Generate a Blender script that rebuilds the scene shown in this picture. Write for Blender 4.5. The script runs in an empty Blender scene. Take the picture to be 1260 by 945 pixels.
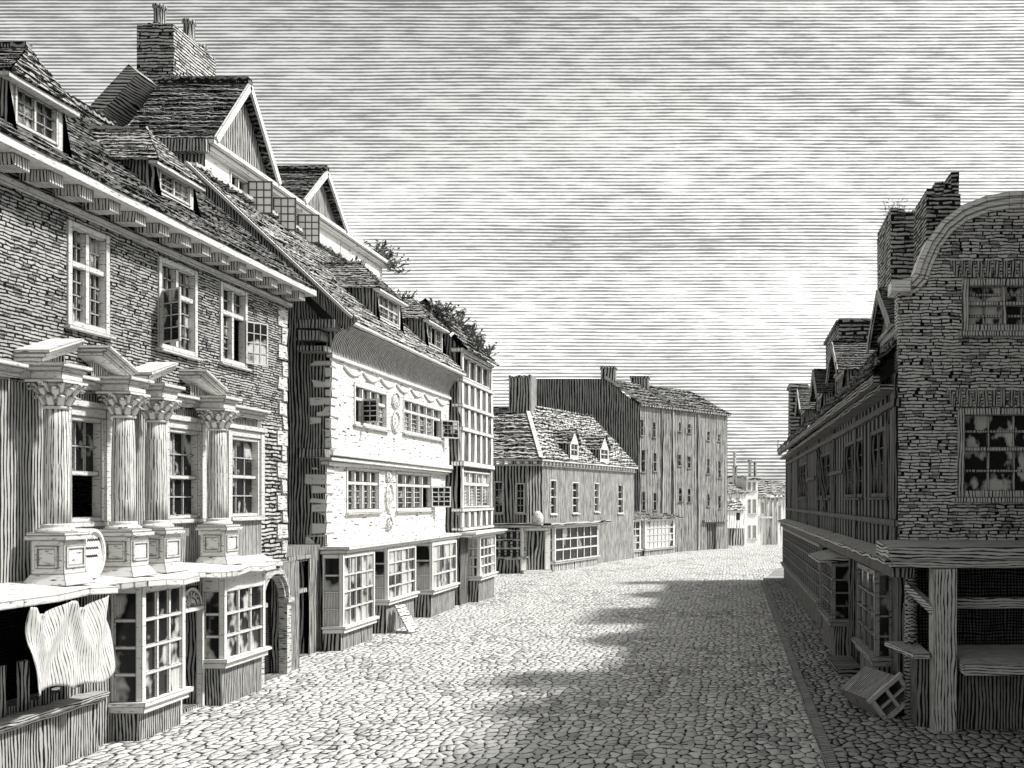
import bpy, bmesh, math, random
from mathutils import Vector as V
R = math.radians
rnd = random.Random(7)
sc = bpy.context.scene
COL = sc.collection
EYE, FOC, VX, VY = 3.7, 1200.0, 900.0, 615.0

# ------------------------------------------------------------------ materials
class NT:
    def __init__(s, tree):
        s.t = tree
        tree.nodes.clear()
    def n(s, typ, **kw):
        nd = s.t.nodes.new(typ)
        for k, v in kw.items():
            setattr(nd, k, v)
        return nd
    def put(s, sock, v):
        if v is None:
            return
        if isinstance(v, bpy.types.NodeSocket):
            s.t.links.new(v, sock)
        else:
            sock.default_value = v
    def m(s, op, a, b=None, c=None, clamp=False):
        nd = s.n('ShaderNodeMath', operation=op)
        nd.use_clamp = clamp
        for i, v in enumerate((a, b, c)):
            s.put(nd.inputs[i], v)
        return nd.outputs[0]
    def xyz(s, x, y, z=0.0):
        nd = s.n('ShaderNodeCombineXYZ')
        for i, v in enumerate((x, y, z)):
            s.put(nd.inputs[i], v)
        return nd.outputs[0]
    def noise(s, vec, scale=1.0, detail=2.0, rough=.5):
        nd = s.n('ShaderNodeTexNoise')
        s.put(nd.inputs['Vector'], vec)
        nd.inputs['Scale'].default_value = scale
        nd.inputs['Detail'].default_value = detail
        nd.inputs['Roughness'].default_value = rough
        return nd.outputs[0]
    def white(s, vec):
        nd = s.n('ShaderNodeTexWhiteNoise')
        s.put(nd.inputs['Vector'], vec)
        return nd.outputs['Value']
    def sub(s, a, b): return s.m('SUBTRACT', a, b)
    def add(s, a, b): return s.m('ADD', a, b)
    def mul(s, a, b): return s.m('MULTIPLY', a, b)
    def mx(s, a, b): return s.m('MAXIMUM', a, b)
    def lerp(s, f, a, b):
        nd = s.n('ShaderNodeMix', data_type='RGBA')
        s.put(nd.inputs[0], f)
        s.put(nd.inputs[6], a)
        s.put(nd.inputs[7], b)
        return nd.outputs[2]

def hatch(t, u, v, per, cov, wob=.5, amp=.5, soft=.22):
    """hand-cut parallel strokes running along u"""
    a = 1.0 / per
    nz = t.noise(t.xyz(t.mul(u, a * .05), t.mul(v, a * .16)), 1, 2)
    vv = t.m('MULTIPLY_ADD', t.sub(nz, .5), wob * 6, t.mul(v, a))
    tri = t.mul(t.m('PINGPONG', vv, .5), 2.0)
    n2 = t.noise(t.xyz(t.mul(u, a * .22), t.mul(v, a * .8), 3.3), 1, 2, .6)
    th = t.m('MULTIPLY_ADD', t.sub(n2, .5), amp * 2, cov)
    return t.m('MULTIPLY_ADD', t.sub(th, tri), 1 / soft, .5, clamp=True)

def g4(x):
    return (x * 1.0, x * .995, x * .965, 1)

MATS = {}
def mat(kind, per=.06, paper=.6, cov=.35, edge=0.0, rough=.85, amp=.5, wob=.5, ink=.012):
    key = (kind, per, paper, cov, edge, rough, amp, wob, ink)
    if key in MATS:
        return MATS[key]
    M = bpy.data.materials.new('%s_%03d' % (kind, len(MATS)))
    M.use_nodes = True
    t = NT(M.node_tree)
    out = t.n('ShaderNodeOutputMaterial')
    bs = t.n('ShaderNodeBsdfPrincipled')
    t.t.links.new(bs.outputs[0], out.inputs[0])
    uvn = t.n('ShaderNodeUVMap')
    sp = t.n('ShaderNodeSeparateXYZ')
    t.put(sp.inputs[0], uvn.outputs[0])
    u, v = sp.outputs[0], sp.outputs[1]
    ink4, bump = (ink, ink, ink * 1.05, 1), None
    tone = None
    if kind == 'hlines':
        line = hatch(t, u, v, per, cov, wob, amp)
    elif kind == 'vlines':
        line = hatch(t, v, u, per, cov, wob, amp)
    elif kind == 'cross':
        line = t.mx(hatch(t, u, v, per, cov, wob, amp), hatch(t, v, u, per, cov, wob, amp))
    elif kind == 'plain':
        n = t.noise(t.xyz(t.mul(u, .25 / per), t.mul(v, .9 / per)), 1, 3, .65)
        line = t.m('MULTIPLY_ADD', t.sub(n, .87 - cov), 8, 0, clamp=True)
        line = t.mul(line, t.m('MULTIPLY_ADD', hatch(t, u, v, per * 1.1, .45, .5, .5), .7, .3))
    elif kind == 'brick':
        rh, bl = per, per * 3.0
        w = t.noise(t.xyz(t.mul(u, 1.6 / rh * .12), t.mul(v, 1.2 / rh * .3)), 1, 2)
        vr = t.m('MULTIPLY_ADD', t.sub(w, .5), wob * 2.4, t.mul(v, 1 / rh))
        row = t.m('FLOOR', vr)
        fr = t.m('FRACT', vr)
        rr = t.white(t.xyz(row, 1.7))
        ur = t.m('MULTIPLY_ADD', rr, 5.0, t.mul(u, 1 / bl))
        un = t.m('MULTIPLY_ADD', t.sub(t.noise(t.xyz(ur, row), 2.0, 1), .5), .9, ur)
        cell = t.white(t.xyz(t.m('FLOOR', un), row))
        n2 = t.noise(t.xyz(t.mul(ur, 1.3), t.mul(vr, .7), 5.0), 1, 3, .7)
        th = t.m('MULTIPLY_ADD', t.sub(n2, .5), amp * 2.2, cov)
        h = t.m('MULTIPLY_ADD', t.sub(th, t.mul(t.m('PINGPONG', fr, .5), 2.0)), 4.5, .5, clamp=True)
        vt = t.m('LESS_THAN', t.mul(t.m('PINGPONG', un, .5), 2.0), .11)
        vt = t.mul(vt, t.m('GREATER_THAN', cell, .35))
        line = t.mx(h, vt)
        dk = t.m('GREATER_THAN', cell, .8)
        line = t.mx(line, t.mul(dk, t.m('LESS_THAN', t.m('PINGPONG', t.mul(fr, 3.0), .5), .2)))
        big = t.noise(t.xyz(t.mul(u, .7), t.mul(v, .9)), 1, 3)
        tone = t.m('MULTIPLY_ADD', t.sub(big, .5), .9, 1.0)
        bump = (line, -.012)
    elif kind == 'tile':
        rh, tw = per, per * 1.5
        r0 = t.m('FLOOR', t.mul(v, 1 / rh))
        w = t.noise(t.xyz(t.mul(u, .55 / rh), t.mul(v, .6 / rh)), 1, 2)
        ph = t.mul(t.white(t.xyz(r0, 9.1)), 6.0)
        sc_ = t.m('ABSOLUTE', t.m('SINE', t.m('MULTIPLY_ADD', u, math.pi / tw, ph)))
        vr = t.m('MULTIPLY_ADD', t.sub(w, .5), wob * 2.0, t.m('MULTIPLY_ADD', sc_, .32, t.mul(v, 1 / rh)))
        n2 = t.noise(t.xyz(t.mul(u, .5 / rh), t.mul(v, .8 / rh), 2.0), 1, 3, .7)
        th = t.m('MULTIPLY_ADD', t.sub(n2, .5), amp * 2.2, cov)
        line = t.m('MULTIPLY_ADD', t.sub(th, t.mul(t.m('PINGPONG', vr, .5), 2.0)), 4.0, .5, clamp=True)
        cell = t.white(t.xyz(t.m('FLOOR', t.m('MULTIPLY_ADD', u, 1 / tw, ph)), r0))
        dk = t.m('GREATER_THAN', cell, .72)
        line = t.mx(line, t.mul(dk, hatch(t, v, u, per * .3, .42, .2, .5)))
        tone = t.m('MULTIPLY_ADD', t.sub(t.noise(t.xyz(u, v), .6, 3), .5), 1.1, 1.0)
        bump = (line, -.02)
    elif kind == 'cobble':
        wx = t.noise(t.xyz(u, v), 2.2, 2)
        wv = t.xyz(t.m('MULTIPLY_ADD', wx, .35, t.mul(u, 1 / per)), t.m('MULTIPLY_ADD', wx, .5, t.mul(v, .62 / per)))
        vo = t.n('ShaderNodeTexVoronoi', feature='DISTANCE_TO_EDGE', voronoi_dimensions='2D')
        t.put(vo.inputs['Vector'], wv)
        vo.inputs['Scale'].default_value = 1.0
        vo.inputs['Randomness'].default_value = .85
        vf = t.n('ShaderNodeTexVoronoi', feature='F1', voronoi_dimensions='2D')
        t.put(vf.inputs['Vector'], wv)
        vf.inputs['Scale'].default_value = 1.0
        vf.inputs['Randomness'].default_value = .85
        n2 = t.noise(t.xyz(t.mul(u, 1.3 / per), t.mul(v, 1.3 / per), 8.0), 1, 3, .7)
        th = t.m('MULTIPLY_ADD', t.sub(n2, .5), .62, cov)
        line = t.m('MULTIPLY_ADD', t.sub(th, vo.outputs['Distance']), 10.0, .5, clamp=True)
        cs = t.n('ShaderNodeSeparateColor')
        t.put(cs.inputs[0], vf.outputs['Color'])
        dk = t.m('GREATER_THAN', cs.outputs[0], .52)
        patch = t.m('GREATER_THAN', t.noise(t.xyz(t.mul(u, .5), t.mul(v, .3), 1.0), 1, 3), .52)
        hh = hatch(t, u, v, per * .34, .34, .6, .6)
        line = t.mx(line, t.mul(t.mul(dk, hh), t.m('MULTIPLY_ADD', patch, .6, .4)))
        tone = t.m('MULTIPLY_ADD', t.sub(cs.outputs[1], .5), .35, 1.0)
        dome = t.m('MINIMUM', vo.outputs['Distance'], .3)
        bump = (dome, .1)
    elif kind == 'pane':
        n = t.noise(t.xyz(t.mul(u, .3 / per), t.mul(v, .2 / per)), 1, 2, .55)
        n3 = t.noise(t.xyz(t.mul(u, .16 / per), t.mul(v, .09 / per), 4.0), 1, 1)
        lite = t.m('MULTIPLY_ADD', t.sub(t.mul(t.add(n, n3), .5), 1 - cov), 12, 0, clamp=True)  # pale blotches painted into the glass colour for drapery and reflections
        hl = hatch(t, v, u, per * .45, .62, .3, .5)
        line = t.mx(t.sub(1.0, lite), t.mul(hl, .35))
    elif kind == 'leaf':
        line = t.m('MULTIPLY_ADD', t.sub(t.noise(t.xyz(t.mul(u, 9), t.mul(v, 9)), 1, 2), .5), 4, cov, clamp=True)
    if edge:
        bv = t.n('ShaderNodeBevel')
        bv.samples = 4
        bv.inputs['Radius'].default_value = edge
        ge = t.n('ShaderNodeNewGeometry')
        dt = t.n('ShaderNodeVectorMath', operation='DOT_PRODUCT')
        t.put(dt.inputs[0], bv.outputs[0])
        t.put(dt.inputs[1], ge.outputs['Normal'])
        line = t.mx(line, t.m('MULTIPLY', t.sub(.985, dt.outputs['Value']), 9.0, clamp=True))
    base = t.lerp(line, g4(paper), ink4)
    if tone is not None:
        hs = t.n('ShaderNodeHueSaturation')
        t.put(hs.inputs['Color'], base)
        t.put(hs.inputs['Value'], tone)
        base = hs.outputs[0]
    t.put(bs.inputs['Base Color'], base)
    bs.inputs['Roughness'].default_value = rough
    bs.inputs['Specular IOR Level'].default_value = .4 if kind == 'pane' else .04
    if bump:
        b = t.n('ShaderNodeBump')
        b.inputs['Strength'].default_value = 1.0
        b.inputs['Distance'].default_value = abs(bump[1])
        b.invert = bump[1] < 0
        t.put(b.inputs['Height'], bump[0])
        t.put(bs.inputs['Normal'], b.outputs[0])
    MATS[key] = M
    return M

# ------------------------------------------------------------------ geometry helpers
class Fac:
    """vertical plane: p0 -> p1 along the ground, normal to the street"""
    def __init__(s, p0, p1, flip=False):
        s.o = V((p0[0], p0[1], 0))
        d = V((p1[0] - p0[0], p1[1] - p0[1], 0))
        s.L = d.length
        s.u = d.normalized()
        s.n = V((s.u.y, -s.u.x, 0)) * (-1 if flip else 1)
    def p(s, a, n, z):
        q = s.o + s.u * a + s.n * n
        return V((q.x, q.y, z))
    def s(s, px, off=0.0):
        k = (px - VX) / FOC          # x = k*y
        o = s.o + s.n * off
        return (k * o.y - o.x) / (s.u.x - k * s.u.y)
    def z(s, px, py, off=0.0):
        y = s.p(s.s(px, off), off, 0).y
        return EYE - (py - VY) * y / FOC
    def cheek(s, a, n0, n1, far=False):
        f = Fac((0, 0), (1, 0))
        q0, q1 = s.p(a, n0, 0), s.p(a, n1, 0)
        f.o = q0
        f.L = (q1 - q0).length
        f.u = (q1 - q0).normalized()
        f.n = s.u * (1 if far else -1)
        return f

def at(px, py, y):
    return V(((px - VX) * y / FOC, y, EYE - (py - VY) * y / FOC))

WL = {}
class MB:
    def __init__(s):
        s.v, s.f, s.m, s.sm = [], [], [], []
    def face(s, pts, m=0, smooth=False):
        i = len(s.v)
        s.v += [V(p) for p in pts]
        s.f.append(tuple(range(i, i + len(pts))))
        s.m.append(m)
        s.sm.append(smooth)
    def shell(s, pts, faces, m=0, smooth=False):
        i = len(s.v)
        s.v += [V(p) for p in pts]
        for f in faces:
            s.f.append(tuple(i + k for k in f))
            s.m.append(m)
            s.sm.append(smooth)
    HEX = [(0, 3, 2, 1), (4, 5, 6, 7), (0, 1, 5, 4), (1, 2, 6, 5), (2, 3, 7, 6), (3, 0, 4, 7)]
    def hexa(s, c, m=0, j=0.0):
        if j:
            c = [V(p) + V([rnd.uniform(-j, j) for _ in 'xyz']) for p in c]
        s.shell(c, s.HEX, m)
    def box(s, F, a0, a1, n0, n1, z0, z1, m=0, j=0.0):
        P = F.p
        s.hexa([P(a0, n0, z0), P(a1, n0, z0), P(a1, n1, z0), P(a0, n1, z0),
                P(a0, n0, z1), P(a1, n0, z1), P(a1, n1, z1), P(a0, n1, z1)], m, j)
    def abox(s, x0, x1, y0, y1, z0, z1, m=0, j=0.0):
        s.hexa([(x0, y0, z0), (x1, y0, z0), (x1, y1, z0), (x0, y1, z0),
                (x0, y0, z1), (x1, y0, z1), (x1, y1, z1), (x0, y1, z1)], m, j)
    def beam(s, p, q, w, h, m=0, up=(0, 0, 1), j=0.0):
        p, q = V(p), V(q)
        d = (q - p).normalized()
        sd = d.cross(V(up))
        if sd.length < 1e-4:
            sd = d.cross(V((0, 1, 0)))
        sd.normalize()
        uu = sd.cross(d).normalized()
        a, b = sd * w / 2, uu * h / 2
        s.hexa([p - a - b, q - a - b, q + a - b, p + a - b, p - a + b, q - a + b, q + a + b, p + a + b], m, j)
    def prism(s, F, poly, n0, n1, m=0):
        k = len(poly)
        pts = [F.p(a, n0, z) for a, z in poly] + [F.p(a, n1, z) for a, z in poly]
        fs = [tuple(range(k)), tuple(range(2 * k - 1, k - 1, -1))]
        fs += [(i, (i + 1) % k, k + (i + 1) % k, k + i) for i in range(k)]
        s.shell(pts, fs, m)
    def lathe(s, c, prof, seg=20, m=0, smooth=True, sx=1.0, sy=1.0):
        c = V(c)
        pts, fs = [], []
        for r, z in prof:
            for k in range(seg):
                a = 2 * math.pi * k / seg
                pts.append(c + V((r * sx * math.cos(a), r * sy * math.sin(a), z)))
        for i in range(len(prof) - 1):
            for k in range(seg):
                fs.append((i * seg + k, i * seg + (k + 1) % seg, (i + 1) * seg + (k + 1) % seg, (i + 1) * seg + k))
        s.shell(pts, fs, m, smooth)
        i = len(s.v) - len(pts)
        s.f.append(tuple(i + k for k in range(seg))); s.m.append(m); s.sm.append(False)
        s.f.append(tuple(i + (len(prof) - 1) * seg + k for k in range(seg))); s.m.append(m); s.sm.append(False)
    def grid(s, fn, nu, nv, m=0, smooth=True):
        pts = [fn(i / nu, k / nv) for k in range(nv + 1) for i in range(nu + 1)]
        fs = [(k * (nu + 1) + i, k * (nu + 1) + i + 1, (k + 1) * (nu + 1) + i + 1, (k + 1) * (nu + 1) + i)
              for k in range(nv) for i in range(nu)]
        s.shell(pts, fs, m, smooth)
    def tube(s, pts, r, seg=8, m=0):
        pts = [V(p) for p in pts]
        vs, fs = [], []
        for i, p in enumerate(pts):
            d = (pts[min(i + 1, len(pts) - 1)] - pts[max(i - 1, 0)]).normalized()
            a = d.cross(V((.31, .22, .93))).normalized()
            b = d.cross(a)
            for k in range(seg):
                an = 2 * math.pi * k / seg
                vs.append(p + (a * math.cos(an) + b * math.sin(an)) * r)
        for i in range(len(pts) - 1):
            for k in range(seg):
                fs.append((i * seg + k, i * seg + (k + 1) % seg, (i + 1) * seg + (k + 1) % seg, (i + 1) * seg + k))
        fs.append(tuple(range(seg)))
        fs.append(tuple((len(pts) - 1) * seg + k for k in range(seg)))
        s.shell(vs, fs, m, True)
    def wall(s, F, a0, a1, z0, z1, holes=(), n=0.0, depth=.16, m=0):
        A = sorted({a0, a1} | {x for h in holes for x in h[:2] if a0 < x < a1})
        Z = sorted({z0, z1} | {x for h in holes for x in h[2:4] if z0 < x < z1})
        for i in range(len(A) - 1):
            for k in range(len(Z) - 1):
                ca, cz = (A[i] + A[i + 1]) / 2, (Z[k] + Z[k + 1]) / 2
                if any(h[0] < ca < h[1] and h[2] < cz < h[3] for h in holes):
                    continue
                s.face([F.p(A[i], n, Z[k]), F.p(A[i + 1], n, Z[k]), F.p(A[i + 1], n, Z[k + 1]), F.p(A[i], n, Z[k + 1])], m)
        for h in holes:
            c = [(h[0], h[2]), (h[1], h[2]), (h[1], h[3]), (h[0], h[3])]
            for i in range(4):
                p, q = c[i], c[(i + 1) % 4]
                s.face([F.p(p[0], n, p[1]), F.p(q[0], n, q[1]), F.p(q[0], n - depth, q[1]), F.p(p[0], n - depth, p[1])], m)
    def roof(s, A, B, C, D, ch=.2, seg=.45, lift=.035, j=.02, m=0):
        """courses of tiles laid from eave A-B up to ridge D-C"""
        A, B, C, D = V(A), V(B), V(C), V(D)
        nr = max(3, int(((D - A).length + (C - B).length) / 2 / ch))
        ns = max(2, int((B - A).length / seg))
        nrm = (B - A).cross((D - A) if (D - A).length > .01 else (C - A)).normalized()
        if nrm.z < 0:
            nrm = -nrm
        def pt(u, v):
            return A.lerp(B, u).lerp(D.lerp(C, u), v)
        for r in range(nr):
            v0, v1 = r / nr, min(1, (r + 1.12) / nr)
            lo = [pt(i / ns, v0) + nrm * (lift + rnd.uniform(-j, j) * .6) + V((0, 0, rnd.uniform(-j, j))) for i in range(ns + 1)]
            hi = [pt(i / ns, v1) + nrm * .004 for i in range(ns + 1)]
            un = [pt(i / ns, v0) - nrm * .01 for i in range(ns + 1)]
            for i in range(ns):
                s.face([lo[i], lo[i + 1], hi[i + 1], hi[i]], m)
                s.face([un[i], un[i + 1], lo[i + 1], lo[i]], m)
    def build(s, name, mats, parent=None, axes=None):
        if not isinstance(mats, (list, tuple)):
            mats = [mats]
        lo = V((min(p.x for p in s.v), min(p.y for p in s.v), min(p.z for p in s.v)))
        hi = V((max(p.x for p in s.v), max(p.y for p in s.v), max(p.z for p in s.v)))
        c = V(((lo.x + hi.x) / 2, (lo.y + hi.y) / 2, lo.z))
        me = bpy.data.meshes.new(name)
        me.from_pydata([p - c for p in s.v], [], s.f)
        for m in mats:
            me.materials.append(m)
        bm = bmesh.new()
        bm.from_mesh(me)
        for f, mi, smo in zip(bm.faces, s.m, s.sm):
            f.material_index = min(mi, len(mats) - 1)
            f.smooth = smo
        bmesh.ops.recalc_face_normals(bm, faces=bm.faces)
        uv = bm.loops.layers.uv.new('UVMap')
        for f in bm.faces:
            n = f.normal.copy()
            if n.length < .5:
                n = V((0, 0, 1))
            if abs(n.z) > .93:
                t_, b_ = V((1, 0, 0)), V((0, 1, 0))
            else:
                t_ = V((0, 0, 1)).cross(n).normalized()
                if t_.x + t_.y * 1.3 < 0:
                    t_ = -t_
                b_ = n.cross(t_)
                if b_.z < 0:
                    b_ = -b_
            if axes:
                t_, b_ = axes
            for l in f.loops:
                w = l.vert.co + c
                l[uv].uv = (w.dot(t_) + 40, w.dot(b_) + 40)
        bm.to_mesh(me)
        bm.free()
        o = bpy.data.objects.new(name, me)
        COL.objects.link(o)
        base = V((0, 0, 0))
        if parent is not None:
            o.parent = parent
            base = WL[parent.name]
        o.location = c - base
        WL[o.name] = c
        return o

def thing(name, loc, label, cat, group=None):
    o = bpy.data.objects.new(name, None)
    COL.objects.link(o)
    o.location = loc
    WL[o.name] = V(loc)
    return tag(o, label, cat, group)

def tag(o, label, cat, group=None):
    o['label'] = label
    o['category'] = cat
    if group:
        o['group'] = group
    return o

def struct(o):
    o['kind'] = 'structure'
    return o

# ------------------------------------------------------------------ windows
def light_grid(mb, F, a0, a1, z0, z1, c, r, n0, n1, bar, m=0):
    for i in range(1, c):
        a = a0 + (a1 - a0) * i / c
        mb.box(F, a - bar / 2, a + bar / 2, n0, n1, z0, z1, m)
    for k in range(1, r):
        z = z0 + (z1 - z0) * k / r
        mb.box(F, a0, a1, n0 + .003, n1 + .003, z - bar / 2, z + bar / 2, m)

def casement(parent, F, a, z0, z1, w, ang, n, c, r, mats, bar=.022, fr=.035):
    """a leaf hinged at a, swung out by ang (w < 0: leaf lies towards smaller a)"""
    d = F.u * (math.cos(ang) * (1 if w > 0 else -1)) + F.n * math.sin(ang)
    G = Fac((0, 0), (1, 0))
    G.o = F.p(a, n, 0)
    G.u = d.normalized()
    G.n = V((d.y, -d.x, 0)).normalized()
    w = abs(w)
    mb = MB()
    for x in (0, w - fr):
        mb.box(G, x, x + fr, -.015, .015, z0, z1)
    for z in (z0, z1 - fr):
        mb.box(G, fr, w - fr, -.014, .014, z, z + fr)
    light_grid(mb, G, fr, w - fr, z0 + fr, z1 - fr, c, r, -.012, .012, bar)
    mb.face([G.p(fr, 0, z0 + fr), G.p(w - fr, 0, z0 + fr), G.p(w - fr, 0, z1 - fr), G.p(fr, 0, z1 - fr)], 1)
    return mb.build('casement', mats, parent)

def window(parent, F, a0, a1, z0, z1, fm, pm, n=0.0, lights=2, tr=None, lo=(2, 4), hi=(2, 2), fw=.07, mul=.06,
           bar=.02, depth=.12, proud=.025, opens=(), sill=.05, name='window', rail=None):
    """opens: (light index, kind) left without glass in the lower row; tr: transom height share"""
    mb, pn = MB(), MB()
    nb = n - depth
    mb.box(F, a0, a0 + fw, nb, n + proud, z0, z1)
    mb.box(F, a1 - fw, a1, nb, n + proud, z0, z1)
    mb.box(F, a0 + fw, a1 - fw, nb, n + proud - .004, z1 - fw, z1)
    mb.box(F, a0 + fw, a1 - fw, nb, n + proud - .004, z0, z0 + fw)
    b0, b1, y0, y1 = a0 + fw, a1 - fw, z0 + fw, z1 - fw
    zt = y0 + (y1 - y0) * tr if tr else y1
    if tr:
        mb.box(F, b0, b1, nb, n - .01, zt - mul / 2, zt + mul / 2)
    wl = (b1 - b0) / lights
    for i in range(lights):
        l0 = b0 + wl * i + (mul / 2 if i else 0)
        l1 = b0 + wl * (i + 1) - (mul / 2 if i < lights - 1 else 0)
        if i:
            mb.box(F, l0 - mul, l0, nb, n - .012, y0, y1)
        ze = zt - (mul / 2 if tr else 0)
        if i not in opens:
            light_grid(mb, F, l0, l1, y0, ze, lo[0], lo[1], nb + .01, nb + .045, bar)
            pn.face([F.p(l0, nb + .02, y0), F.p(l1, nb + .02, y0), F.p(l1, nb + .02, ze), F.p(l0, nb + .02, ze)])
        if tr:
            light_grid(mb, F, l0, l1, zt + mul / 2, y1, hi[0], hi[1], nb + .01, nb + .045, bar)
            pn.face([F.p(l0, nb + .02, zt + mul / 2), F.p(l1, nb + .02, zt + mul / 2), F.p(l1, nb + .02, y1), F.p(l0, nb + .02, y1)])
    w = mb.build(name, fm, parent)
    if pn.v:
        pn.build('pane', pm, w)
    if sill:
        sb = MB()
        sb.box(F, a0 - .06, a1 + .06, n - .02, n + .09, z0 - sill, z0 - .002, 0, .006)
        sb.build('sill', fm, w)
    return w

def bay(parent, F, a0, a1, n0, n1, zs, zt, c, r, fm, pm, am, ck=1, post=.08, bar=.035, zbase=0.0, top=.1, far=True, sillm=None):
    """a projecting shop window standing on a boarded apron"""
    mb, pn = MB(), MB()
    mb.box(F, a0, a0 + post, n1 - post, n1, zs, zt)
    mb.box(F, a1 - post, a1, n1 - post, n1, zs, zt)
    mb.box(F, a0 + post, a1 - post, n1 - post, n1 - .004, zt - top, zt)
    light_grid(mb, F, a0 + post, a1 - post, zs, zt - top, c, r, n1 - .06, n1 - .012, bar)
    pn.face([F.p(a0 + post, n1 - .05, zs), F.p(a1 - post, n1 - .05, zs), F.p(a1 - post, n1 - .05, zt - top), F.p(a0 + post, n1 - .05, zt - top)])
    for a, fr in ((a0, False), (a1, True)):
        if fr and not far:
            continue
        G = F.cheek(a, n0, n1, fr)
        w = n1 - n0
        mb.box(G, 0, w - post, -.05, -.004, zt - top, zt)
        mb.box(G, 0, .05, -.05, -.002, zs, zt - top)
        light_grid(mb, G, .05, w - post, zs, zt - top, ck, r, -.05, -.01, bar)
        pn.face([G.p(.05, -.04, zs), G.p(w - post, -.04, zs), G.p(w - post, -.04, zt - top), G.p(.05, -.04, zt - top)])
    b = mb.build('bay_window', fm, parent)
    pn.build('pane', pm, b)
    sb = MB()
    sb.box(F, a0 - .08, a1 + .08, n0, n1 + .09, zs - .07, zs - .002, 0, .008)
    sb.box(F, a0 - .03, a1 + .03, n0, n1 + .04, zs - .17, zs - .072, 0, .008)
    sb.build('sill', sillm or fm, b)
    ab = MB()
    ab.box(F, a0 + .03, a1 - .03, n0, n1 - .06, zbase, zs - .172)
    ab.build('apron', am, b)
    return b

def chimney(parent, x0, x1, y0, y1, z0, z1, m, capm=None, pots=(), cap=True, ragged=0.0, potm=None):
    mb = MB()
    mb.abox(x0, x1, y0, y1, z0, z1 - .12, 0, .015)
    if cap:
        mb.abox(x0 - .07, x1 + .07, y0 - .07, y1 + .07, z1 - .118, z1 - .03, 0, .015)
        mb.abox(x0 - .02, x1 + .02, y0 - .02, y1 + .02, z1 - .028, z1 + .03, 0, .02)
    if ragged:
        k = max(3, int((x1 - x0) / .13))
        for i in range(k):
            a, b = x0 + (x1 - x0) * i / k, x0 + (x1 - x0) * (i + .96) / k
            mb.abox(a, b, y0, y1, z1 - .119, z1 - .1 + ragged * (i / k) + rnd.uniform(0, .12), 0, .015)
    c = mb.build('chimney', m, parent)
    for (px_, py_, r, h) in pots:
        pb = MB()
        pb.lathe((px_, py_, z1), [(r * 1.1, -.05), (r * 1.05, .04), (r * .9, .1), (r * .88, h - .12), (r * 1.1, h - .08), (r * 1.1, h), (r * .8, h)], 14)
        pb.build('chimney_pot', potm or m, c)
    return c

def hip_dormer(parent, y0, y1, xf, zb, ze, za, xa, slope, xe, zeave, rm, wm, fm, pm, dirx=1, lights=2, c=2, r=3, opens=(), ov=.16, tr=None):
    """dormer whose front faces the street (dirx = +1 looks to +X); roof plane starts at (xe, zeave) and climbs by slope"""
    F = Fac((xf, y0), (xf, y1), flip=dirx < 0)
    L = y1 - y0
    d = -dirx
    back = lambda z: (z - zeave) / slope                 # distance behind the eave line where the main roof reaches z
    xb = xe + d * back(ze)
    yb = .12
    fr = MB()
    hole = (yb, L - yb, zb + .12, ze - .1)
    fr.wall(F, 0, L, zb - .35, ze, [hole], 0, .1)
    for y in (y0, y1):
        zr0 = zeave + slope * abs(xf - xe) - .12
        fr.face([(xf, y, zr0), (xf, y, ze), (xb, y, ze), (xe + d * back(zr0), y, zr0)], 1)
    dm = fr.build('dormer', [fm, wm], parent)
    rb = MB()
    ym = (y0 + y1) / 2
    xo, zo = xf + dirx * ov, ze - .05
    A0, A1 = (xo, y0 - ov, zo), (xo, y1 + ov, zo)
    ap = (xa, ym, za)
    xr = xe + d * back(za)
    xbb = xe + d * back(zo)
    rd = (xr + d * .1, ym, za)
    rb.roof(A0, A1, ap, ap, .14, .22, .025, .015)
    rb.roof((xbb, y0 - ov, zo), A0, ap, rd, .16, .25, .025, .018)
    rb.roof(A1, (xbb, y1 + ov, zo), rd, ap, .16, .25, .025, .018)
    rb.beam(rd, (xa + dirx * .02, ym, za + .02), .12, .07, 0, j=.012)
    rb.build('dormer_roof', rm, dm)
    tb = MB()
    tb.box(F, -ov, L + ov, -.02, ov - .02, ze - .13, ze - .06, 0, .006)
    tb.build('cornice', fm, dm)
    window(dm, F, hole[0], hole[1], hole[2], hole[3], fm, pm, 0, lights, tr, (c, r), (c, 1), .05, .05, .018, .07, .02, opens, 0)
    # keep to thing > part > sub-part: the window's own pieces become siblings
    for w in [o for o in dm.children if o.name.startswith('window')]:
        for q in list(w.children):
            wl = WL[q.name]
            q.parent = dm
            q.location = wl - WL[dm.name]
    return dm, F, hole

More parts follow.
